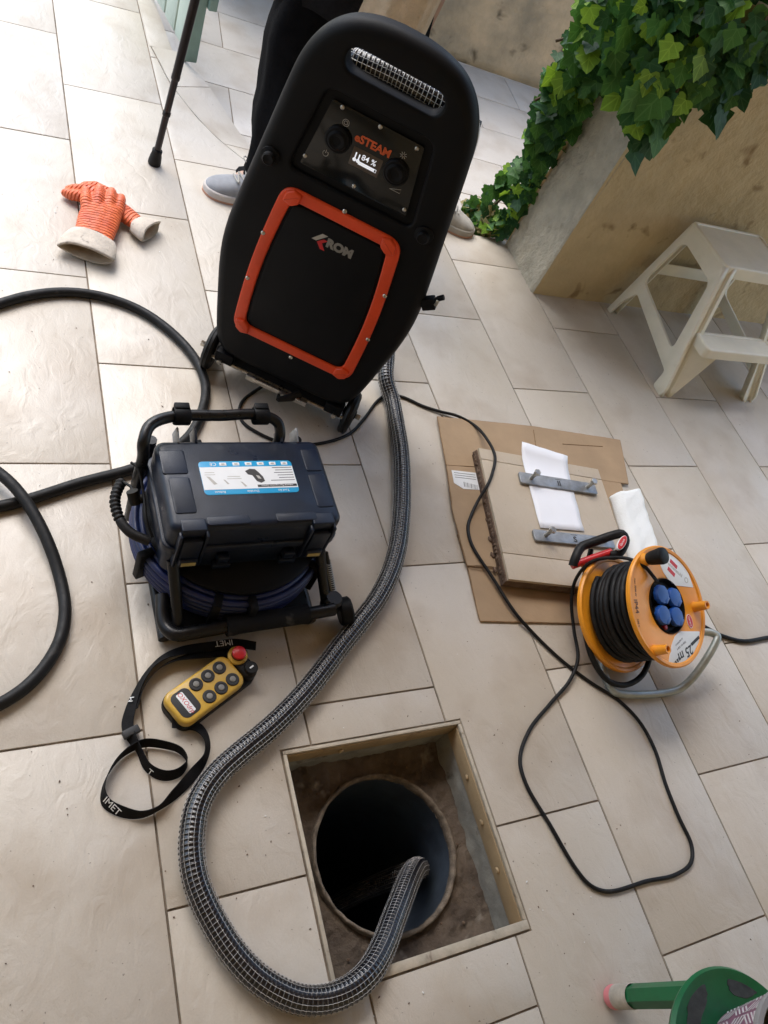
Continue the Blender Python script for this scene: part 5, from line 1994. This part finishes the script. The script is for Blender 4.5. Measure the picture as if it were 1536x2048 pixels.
glove('orange rubber glove underneath, fingers to the left and cuff to the right', (300, 462), (180, 388),
      [[(272, 445, .020, .028, .6), (245, 425, .022, .034, .5), (215, 405, .022, .036, .5)],
       [(190, 393, .022, .018, .9), (160, 392, .026, .016, 1), (143, 390, .020, .015, 1), (131, 386, .016, .012, 1)],
       [(200, 385, .026, .017, .9), (170, 378, .030, .015, 1), (148, 378, .022, .014, 1), (138, 379, .018, .012, 1)],
       [(212, 384, .028, .017, .9), (190, 373, .030, .015, 1), (170, 373, .026, .014, 1)]],
      ((272, 447, .020), (303, 463, .022)), (.036, .050), (.016, .022))

# ------------------------------------------------------------------ crutch
cb_ = at(308, 328, 0)
crt = thing('walking_cane', 'black telescopic walking cane with rubber tip standing on the tiles', 'cane', cb_)
ct = Vector((.033, -.012, .47)).normalized()
q = ct.to_track_quat('Z', 'Y').to_matrix().to_4x4()
nlathe('rubber_tip', [(0, 0), (.0175, 0), (.019, .003), (.019, .012), (.0165, .030), (.0150, .036), (.0150, .048), (.0135, .050), (0, .050)], M['blk_rub'], crt, 24, q)
M['cane'] = mat('cane_paint', (.014, .009, .010), .32, .3, spec=.5)
nlathe('lower_tube', [(.0098, .045), (.0098, .30), (.0, .30)], M['cane'], crt, 20, q)
nlathe('collar', [(.0098, .160), (.0118, .162), (.0118, .172), (.0098, .175)], M['cane'], crt, 20, q)
nlathe('upper_tube', [(.0115, .27), (.0125, .272), (.0125, .282), (.0118, .285), (.0118, .90), (0, .90)], M['cane'], crt, 20, q)
hp0 = q @ Vector((0, 0, .90))
ntube('handle', cr([hp0 + Vector((-.05, .02, .0)), hp0 + Vector((-.02, .01, .016)), hp0 + Vector((.03, -.01, .018)), hp0 + Vector((.075, -.03, .004))], 6), .014, M['blk_rub'], crt, 12)

# ------------------------------------------------------------------ garden gate, pale green boards
g0, g1 = Vector((.664, 2.872, 0)), Vector((.585, 3.345, 0))
gd = (g1 - g0).normalized()
GM = axes(g0, gd, Vector((-gd.y, gd.x, 0)), Z)
gt_ = thing('garden_gate', 'pale green painted board gate folded open at the terrace edge', 'gate', GM)
for k in range(6):
    nbox('board', (.085 + k * .118, -.002, .575), (.104, .020, 1.10), M['gate'], gt_, .003)
nbox('backing_board', (.36, -.020, .575), (.70, .012, 1.09), M['gate_dark'], gt_, .001)
nbox('end_post', (.012, -.010, .565), (.030, .050, 1.13), M['gate_dark'], gt_, .004)
nbox('hinge_block', (.004, -.052, .26), (.040, .030, .145), M['gate_dark'], gt_, .003)
for z in (.30, .95):
    nbox('cross_rail', (.36, -.033, z), (.68, .014, .07), M['gate_dark'], gt_, .002)


# ------------------------------------------------------------------ person behind the machine
def skin_body(joints, edges, root, levels=1):
    me = bpy.data.meshes.new('body')
    names = list(joints)
    me.from_pydata([joints[n][0] for n in names], [(names.index(a), names.index(b)) for a, b in edges], [])
    o = bpy.data.objects.new('body', me)
    COL.objects.link(o)
    sk = o.modifiers.new('skin', 'SKIN')
    sk.use_smooth_shade = True
    for i, n in enumerate(names):
        r = joints[n][1]
        me.skin_vertices[0].data[i].radius = r if isinstance(r, tuple) else (r, r)
        me.skin_vertices[0].data[i].use_root = n == root
    ss = o.modifiers.new('sub', 'SUBSURF')
    ss.levels = levels
    ss.render_levels = levels
    me2 = evalmesh(o)
    bpy.data.objects.remove(o)
    return me2


pb_ = Vector((1.06, 2.20, 0))
pe = thing('person', 'person in black trousers and grey sneakers standing behind the steam machine', 'person', pb_)
LA, RA = Vector((-.245, -.075, .09)), Vector((.27, .03, .09))
J = {'pelvis': ((0, .06, .90), .13), 'belly': ((0, .05, 1.06), .13), 'chest': ((0, .04, 1.28), (.15, .12)), 'neck': ((0, .04, 1.47), .055), 'head0': ((0, .03, 1.56), .085), 'head1': ((0, .02, 1.68), .075),
     'hipL': ((-.10, .06, .86), .105), 'kneeL': ((-.26, .00, .48), .066), 'ankL': (LA, .042), 'heelL': (LA + Vector((.02, .01, -.05)), .036), 'toeL': (LA + Vector((-.12, .03, -.058)), .030),
     'hipR': ((.06, .06, .86), .10), 'kneeR': ((.04, .02, .48), .066), 'ankR': (RA, .042), 'heelR': (RA + Vector((-.02, .01, -.05)), .036), 'toeR': (RA + Vector((.10, -.05, -.058)), .030),
     'shL': ((-.19, .04, 1.40), .06), 'elL': ((-.30, .0, 1.13), .045), 'wrL': ((-.33, -.12, .93), .030), 'hdL': ((-.34, -.18, .90), .026),
     'shR': ((.19, .04, 1.40), .06), 'elR': ((.30, .0, 1.13), .045), 'wrR': ((.25, -.15, 1.0), .030), 'hdR': ((.22, -.20, .99), .026)}
E_ = [('pelvis', 'belly'), ('belly', 'chest'), ('chest', 'neck'), ('neck', 'head0'), ('head0', 'head1'), ('pelvis', 'hipL'), ('hipL', 'kneeL'), ('kneeL', 'ankL'), ('ankL', 'heelL'), ('heelL', 'toeL'), ('pelvis', 'hipR'), ('hipR', 'kneeR'), ('kneeR', 'ankR'), ('ankR', 'heelR'), ('heelR', 'toeR'), ('chest', 'shL'), ('shL', 'elL'), ('elL', 'wrL'), ('wrL', 'hdL'), ('chest', 'shR'), ('shR', 'elR'), ('elR', 'wrR'), ('wrR', 'hdR')]
obj('body', skin_body(J, E_, 'pelvis'), M['skin'], pe, True)
# trousers: two wide legs with slack folds
def trouser_leg(hip, knee, ank, flare, seed):
    r2 = random.Random(seed)
    pts = cr([Vector(hip) + Vector((0, 0, .08)), Vector(hip), Vector(knee), Vector(ank) + Vector((0, 0, .03)), Vector(ank) + Vector((0, 0, -.035))], 10)
    rad = []
    n = len(pts)
    for i in range(n):
        t = i / (n - 1)
        rad.append(.128 - .045 * min(t / .6, 1) + flare * max(0, (t - .75) / .25) ** 1.5 + .003 * math.sin(i * 1.3))
    bm = bmesh.new()
    rg = tube(bm, pts, rad, 28, caps=False, up=Vector((1, 0, 0)))
    for i, row in enumerate(rg):
        for k, v in enumerate(row):
            a = 2 * math.pi * k / 28
            f = .006 * math.sin(3 * a + i * .35) + .004 * math.sin(7 * a - i * .5) + r2.uniform(-.0015, .0015)
            d = (v.co - pts[i]).normalized()
            v.co += d * f
            v.co.z = max(v.co.z, .028)
    return bm
trl = obj('trouser_leg', trouser_leg((-.15, .05, .86), (-.270, .0, .48), LA + Vector((-.005, .01, -.03)), .030, 1), M['trouser'], pe, True)
trr = obj('trouser_leg', trouser_leg((-.04, .05, .86), (.03, .02, .48), RA + Vector((-.03, .02, 0)), .022, 2), M['trouser'], pe, True)
# long dark coat and cream knit hanging below it
def skirt(rows, a0, a1, seg, amp, name, m_, thick):
    bm = bmesh.new()
    g = []
    for j, (cx, cy, rx, ry, z) in enumerate(rows):
        row = []
        for k in range(seg + 1):
            a = math.radians(a0 + (a1 - a0) * k / seg)
            f = 1 + amp * math.sin(9 * a + j * .4) + amp * .6 * math.sin(17 * a - j * .7)
            row.append(bm.verts.new((cx + rx * f * math.cos(a), cy + ry * f * math.sin(a), z + .012 * math.sin(5 * a) * (j == 0))))
        g.append(row)
    for j in range(len(g) - 1):
        for k in range(seg):
            bm.faces.new((g[j][k], g[j][k + 1], g[j + 1][k + 1], g[j + 1][k]))
    o = obj(name, bm, m_, pe, True)
    s_ = o.modifiers.new('thickness', 'SOLIDIFY')
    s_.thickness = thick
    return o


skirt([(-.14, .06, .235, .18, .555), (-.13, .06, .230, .18, .65), (-.08, .06, .22, .18, .80), (0, .06, .22, .17, .95), (0, .05, .20, .16, 1.1), (0, .04, .215, .15, 1.3), (0, .04, .18, .11, 1.43), (0, .04, .07, .07, 1.49)], -80, 272, 72, .012, 'coat', M['coat'], .006)
skirt([(-.075, -.04, .120, .15, .520), (-.075, -.04, .122, .152, .545), (-.075, -.04, .118, .15, .60), (-.06, -.03, .120, .15, .75), (-.04, 0, .13, .14, .95)], 190, 350, 60, .020, 'knit_hem', M['knit'], .012)
for a, b, c_ in (('shL', 'elL', 'wrL'), ('shR', 'elR', 'wrR')):
    ntube('sleeve', cr([J[a][0], J[b][0], J[c_][0]], 8), [.082 - .0018 * i for i in range(17)], M['coat'], pe, 20)
nlathe('hair', [(.10, .0), (.098, .05), (.075, .10), (0, .125)], M['hair'], pe, 28, Matrix.Translation((0, .035, 1.60)))


def shoe(toe, heel, uppm, solem, outm, name='sneaker'):
    d = (toe - heel)
    L = d.length
    x = d.normalized()
    y = Vector((-x.y, x.x, 0))
    mw = axes(heel, x, y, Z)
    sec = [(0, .030, .075), (.06, .036, .082), (.18, .038, .085), (.30, .037, .088), (.42, .038, .084), (.52, .041, .074), (.64, .046, .063), (.76, .048, .054), (.88, .043, .045), (.96, .030, .036), (1.0, .012, .026)]
    bm = bmesh.new()
    rows = []
    for t, w, h in sec:
        row = []
        for k in range(15):
            a = math.pi * k / 14
            row.append(bm.verts.new((t * L, w * (abs(math.cos(a)) ** .75) * (1 if math.cos(a) > 0 else -1), .018 + (h - .018) * math.sin(a) ** .8)))
        rows.append(row)
    for r0, r1 in zip(rows, rows[1:]):
        for k in range(14):
            bm.faces.new((r0[k], r0[k + 1], r1[k + 1], r1[k]))
    bm.faces.new(rows[0])
    bm.faces.new(rows[-1][::-1])
    bmesh.ops.transform(bm, matrix=mw, verts=bm.verts)
    u = obj(name, bm, uppm, pe, True)
    ss = u.modifiers.new('sub', 'SUBSURF')
    ss.levels = ss.render_levels = 1
    outl_ = [Vector((t * L, (w + .005))) for t, w, h in sec] + [Vector((L + .006, 0))] + [Vector((t * L, -(w + .005))) for t, w, h in sec[::-1]] + [Vector((-.008, 0))]
    nplate('sole', roundpoly(outl_, .01, 2), solem, u, (), .005, .026, .006, mw)
    nplate('outsole', roundpoly([p * 1.005 for p in outl_], .01, 2), outm, u, (), .0, .007, .001, mw)
    lace = [mw @ Vector(p) for p in ((.42 * L, .034, .080), (.48 * L, -.030, .086), (.50 * L, .034, .078), (.56 * L, -.028, .076), (.57 * L, .032, .070), (.64 * L, -.026, .068), (.66 * L, .026, .064), (.70 * L, -.02, .062))]
    ntube('lace', cr(lace, 6), .0024, M['lace'], u, 6)
    bow = [mw @ Vector(p) for p in ((.44 * L, .0, .090), (.50 * L, -.04, .098), (.58 * L, -.065, .100), (.60 * L, -.05, .100), (.46 * L, .0, .092), (.54 * L, .03, .098), (.62 * L, .05, .085), (.58 * L, .055, .075), (.45 * L, .01, .088))]
    ntube('lace', cr(bow, 6), .0024, M['lace'], u, 6)
    return u


o_p = pb_
shoe(Vector((.603, 2.118, 0)) - o_p, Vector((.868, 2.095, 0)) - o_p, M['shoe'], M['sole'], M['sole_pink'])
shoe(Vector((1.578, 2.115, 0)) - o_p, Vector((1.345, 2.235, 0)) - o_p, M['shoe2'], M['shoe2'], M['sole_pink'])

# ------------------------------------------------------------------ ivy
def leaf_mesh(name, m_, seed):
    r2 = random.Random(seed)
    half_ = [(.20, -.14), (.40, -.13), (.50, .02), (.43, .17), (.58, .30), (.53, .44), (.36, .53), (.20, .77)]
    half_ = [(x * r2.uniform(.9, 1.1), y * r2.uniform(.92, 1.08)) for x, y in half_]
    mid = [(0, 0), (0, .3), (0, .62), (0, 1.0)]
    V = [(0, y, -.02 * (1 - y)) for _, y in mid]
    def zz(x, y):
        return .16 * abs(x) - .22 * max(0, y - .55) ** 2 - .25 * x * x + r2.uniform(-.02, .02)
    R_ = [(x, y, zz(x, y)) for x, y in half_]
    L2 = [(-x, y, zz(x, y)) for x, y in half_]
    V += R_ + L2
    Fc = []
    def fan(off, flip):
        idx = [off + i for i in range(8)]
        tri = [(0, idx[0], 1), (idx[0], idx[1], 1), (idx[1], idx[2], 1), (idx[2], idx[3], 1), (idx[3], idx[4], 1), (idx[4], idx[5], 1), (idx[5], idx[6], 1), (1, idx[6], 2), (idx[6], idx[7], 2), (2, idx[7], 3)]
        for t in tri:
            Fc.append(t[::-1] if flip else t)
    fan(4, False)
    fan(12, True)
    me = bpy.data.meshes.new(name)
    me.from_pydata(V, [], Fc)
    me.materials.append(m_)
    ul = me.uv_layers.new(name='UVMap')
    for lpx in me.loops:
        c = V[lpx.vertex_index]
        ul.data[lpx.index].uv = (c[0] + .5, c[1])
    me.shade_smooth()
    return me


LMs = {k: [leaf_mesh('leaf', M[k], 10 + i) for i in range(3)] for k in ('leaf', 'leaf_dark', 'leaf_new', 'leaf_dry')}
r4 = random.Random(21)


def seg_d(p, a, b):
    t = max(0, min(1, (p - a).dot(b - a) / (b - a).length_squared))
    return (p - a.lerp(b, t)).length, t


stems = [[(1.66, 2.30, -.07), (1.70, 2.22, .10), (1.69, 2.17, .28), (1.64, 2.12, .48), (1.60, 2.05, .70), (1.62, 1.98, .92)],
         [(1.72, 2.2, .0), (1.735, 2.14, .3), (1.70, 2.05, .66), (1.70, 1.86, .93), (1.70, 1.775, .80), (1.705, 1.765, .66)],
         [(1.9, 2.1, .95), (1.88, 1.86, 1.02), (1.85, 1.78, .95), (1.83, 1.768, .80)],
         [(1.6, 2.05, .75), (1.55, 2.08, .72), (1.50, 2.10, .68)], [(1.66, 2.14, .55), (1.60, 2.14, .52), (1.55, 2.12, .50)]]
ivy = thing('ivy_plant', 'dense ivy spilling over the ochre wall and down its end', 'ivy', (1.70, 2.16, ZL))
io = Vector((1.70, 2.16, ZL))
bm = bmesh.new()
for s in stems:
    tube(bm, [p - io for p in cr(s, 6)], .0045, 6)
obj('stem', bm, M['stem'], ivy, True)


def sample():
    k = r4.random()
    if k < .33:      # overhanging bush at the wall end
        a, b, ra_, rb_ = r4.choice([(Vector((1.68, 2.15, .36)), Vector((1.63, 2.10, .58)), .05, .09), (Vector((1.63, 2.10, .58)), Vector((1.60, 2.03, .78)), .09, .13), (Vector((1.60, 2.03, .78)), Vector((1.62, 1.95, 1.0)), .13, .16), (Vector((1.62, 2.0, .85)), Vector((1.70, 1.85, .95)), .12, .12)])
    elif k < .52:    # front drapes
        a, b, ra_, rb_ = r4.choice([(Vector((1.69, 1.785, .64)), Vector((1.67, 1.82, .86)), .055, .10), (Vector((1.66, 1.80, .74)), Vector((1.60, 1.9, .80)), .08, .09), (Vector((1.84, 1.775, .79)), Vector((1.86, 1.80, .98)), .055, .08), (Vector((1.80, 1.79, .84)), Vector((1.72, 1.80, .92)), .06, .08), (Vector((1.93, 1.775, .93)), Vector((2.0, 1.80, 1.05)), .05, .08)])
    elif k < .74:    # top of the wall
        a, b, ra_, rb_ = Vector((1.66, 1.93, 1.05)), Vector((2.6, 1.95, 1.08)), .16, .16
    elif k < .82:    # runner up the far edge of the wall end
        a, b, ra_, rb_ = r4.choice([(Vector((1.655, 2.24, .02)), Vector((1.69, 2.20, .20)), .05, .05), (Vector((1.69, 2.20, .20)), Vector((1.68, 2.15, .36)), .045, .05), (Vector((1.695, 2.115, .0)), Vector((1.70, 2.115, .45)), .028, .035), (Vector((1.705, 2.12, .0)), Vector((1.715, 2.12, .3)), .02, .03)])
    else:            # bed at the foot
        a, b, ra_, rb_ = r4.choice([(Vector((1.62, 2.17, -.03)), Vector((1.67, 2.30, .0)), .05, .05), (Vector((1.60, 2.19, -.05)), Vector((1.69, 2.16, .05)), .045, .045)])
    t = r4.random()
    d = Vector((r4.gauss(0, 1), r4.gauss(0, 1), r4.gauss(0, 1))).normalized() * (ra_ + (rb_ - ra_) * t) * r4.random() ** .4
    p = a.lerp(b, t) + d
    return p, k


leaves = []
tries = 0
while len(leaves) < 1900 and tries < 30000:
    tries += 1
    p, k = sample()
    if p.x > WX + .0 and WY0 - .012 < p.y < WY1 + .012 and p.z < WH:
        continue
    if p.z < ZL + .004 or (p.x > 1.72 and p.y > 1.82 and p.y < 2.1 and p.z < WH):
        continue
    if k >= .82:
        if p.y < 2.125:
            continue
        s = r4.uniform(.025, .045)
        kind = r4.choices(['leaf_dry', 'leaf', 'leaf_dark', 'leaf_new'], [.38, .3, .22, .1])[0]
    elif k >= .74:
        s = r4.uniform(.03, .055)
        kind = r4.choices(['leaf_dark', 'leaf', 'leaf_new'], [.45, .4, .15])[0]
    else:
        s = r4.uniform(.040, .088) if k >= .33 else r4.uniform(.03, .068)
        lit = p.x < 1.75  # paler leaf mix stands in for light on the wall-end side
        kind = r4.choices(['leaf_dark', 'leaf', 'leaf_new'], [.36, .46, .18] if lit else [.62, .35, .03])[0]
    out = Vector((-.45, -.50, .55)) + Vector((r4.gauss(0, .38), r4.gauss(0, .38), r4.gauss(0, .3)))
    if .33 <= k < .52:
        out = Vector((-.25, -.8, .35)) + Vector((r4.gauss(0, .3), r4.gauss(0, .25), r4.gauss(0, .3)))
    if k >= .82:
        out = Vector((-.2, -.3, .8)) + Vector((r4.gauss(0, .5), r4.gauss(0, .5), r4.gauss(0, .3)))
    n2 = out.normalized()
    tip = Vector((r4.gauss(0, .5), -.3 + r4.gauss(0, .3), -1.0 if k < .82 else r4.gauss(0, .5)))
    tip = (tip - n2 * tip.dot(n2)).normalized()
    sx2 = tip.cross(n2)
    leaves.append((p, axes(p, sx2 * s, tip * s, n2 * s), kind))
camp = Vector((0, 0, H))
leaves.sort(key=lambda l: (l[0] - camp).length - (.0 if l[0].x < 2.05 else -9))
iov = Matrix.Translation(-io)
rest = {}
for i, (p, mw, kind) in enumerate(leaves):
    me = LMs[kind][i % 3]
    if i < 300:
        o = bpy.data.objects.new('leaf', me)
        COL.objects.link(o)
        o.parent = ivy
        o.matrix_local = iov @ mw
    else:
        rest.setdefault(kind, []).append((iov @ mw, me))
bm = bmesh.new()
uvl = bm.loops.layers.uv.new('UVMap')
mats = list(rest)
for mi_, kind in enumerate(mats):
    for mw, me in rest[kind]:
        n0 = len(bm.verts)
        bm.verts.ensure_lookup_table()
        vv = [bm.verts.new(mw @ v.co) for v in me.vertices]
        for p in me.polygons:
            f = bm.faces.new([vv[j] for j in p.vertices])
            f.material_index = mi_
            f.smooth = True
            for lp9, j in zip(f.loops, p.vertices):
                c = me.vertices[j].co
                lp9[uvl].uv = (c.x + .5, c.y)
me = bpy.data.meshes.new('foliage')
bm.to_mesh(me)
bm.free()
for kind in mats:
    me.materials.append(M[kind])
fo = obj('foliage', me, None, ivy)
fo['kind'] = 'stuff'
for k in range(7):
    o = bpy.data.objects.new('leaf', LMs['leaf_new'][k % 3])
    COL.objects.link(o)
    o.parent = pp
    a = k * 2.4
    o.matrix_local = Matrix.Translation((.035 * math.cos(a), .035 * math.sin(a), PH + .004 + .004 * (k % 3))) @ Matrix.Rotation(a, 4, 'Z') @ Matrix.Rotation(.5, 4, 'X') @ Matrix.Diagonal((.030, .030, .030, 1))
# soil strip under the ivy
sb2 = nbox('soil_bed', (1.70, 2.25, ZL - .01), (.30, .22, .03), M['soil'])
struct(sb2)

# ------------------------------------------------------------------ grit and crumbs on the tiles
bm = bmesh.new()
r5 = random.Random(5)
for k in range(260):
    u, v = r5.uniform(-40, 1570), r5.uniform(300, 2060)
    if k % 3 == 0:
        u, v = r5.gauss(800, 260), r5.gauss(1560, 260)
    p = at(u, v, 0)
    if HX0 - .01 < p.x < HX1 + .01 and HY0 - .01 < p.y < HY1 + .01:
        continue
    if p.y > 2.05 or (p.x > 1.70 and p.y > 1.81):
        continue
    s = r5.uniform(.0006, .0015)
    vv = bmesh.ops.create_icosphere(bm, subdivisions=1, radius=s)['verts']
    a = r5.uniform(0, 6.3)
    ln = r5.uniform(.8, 2.2)
    for w in vv:
        x, y = w.co.x * ln, w.co.y
        w.co = Vector((p.x + x * math.cos(a) - y * math.sin(a), p.y + x * math.sin(a) + y * math.cos(a), .0012 + w.co.z * .6))
    fi = 1 if r5.random() < .22 else 0
    for w in vv:
        for f in w.link_faces:
            f.material_index = fi
gr = obj('grit', bm, M['lid_side'])
gr.data.materials.append(M['white_print'])
gr['kind'] = 'stuff'
gr['label'] = 'scattered dark grit and pale crumbs on the tiles'
gr['category'] = 'grit'
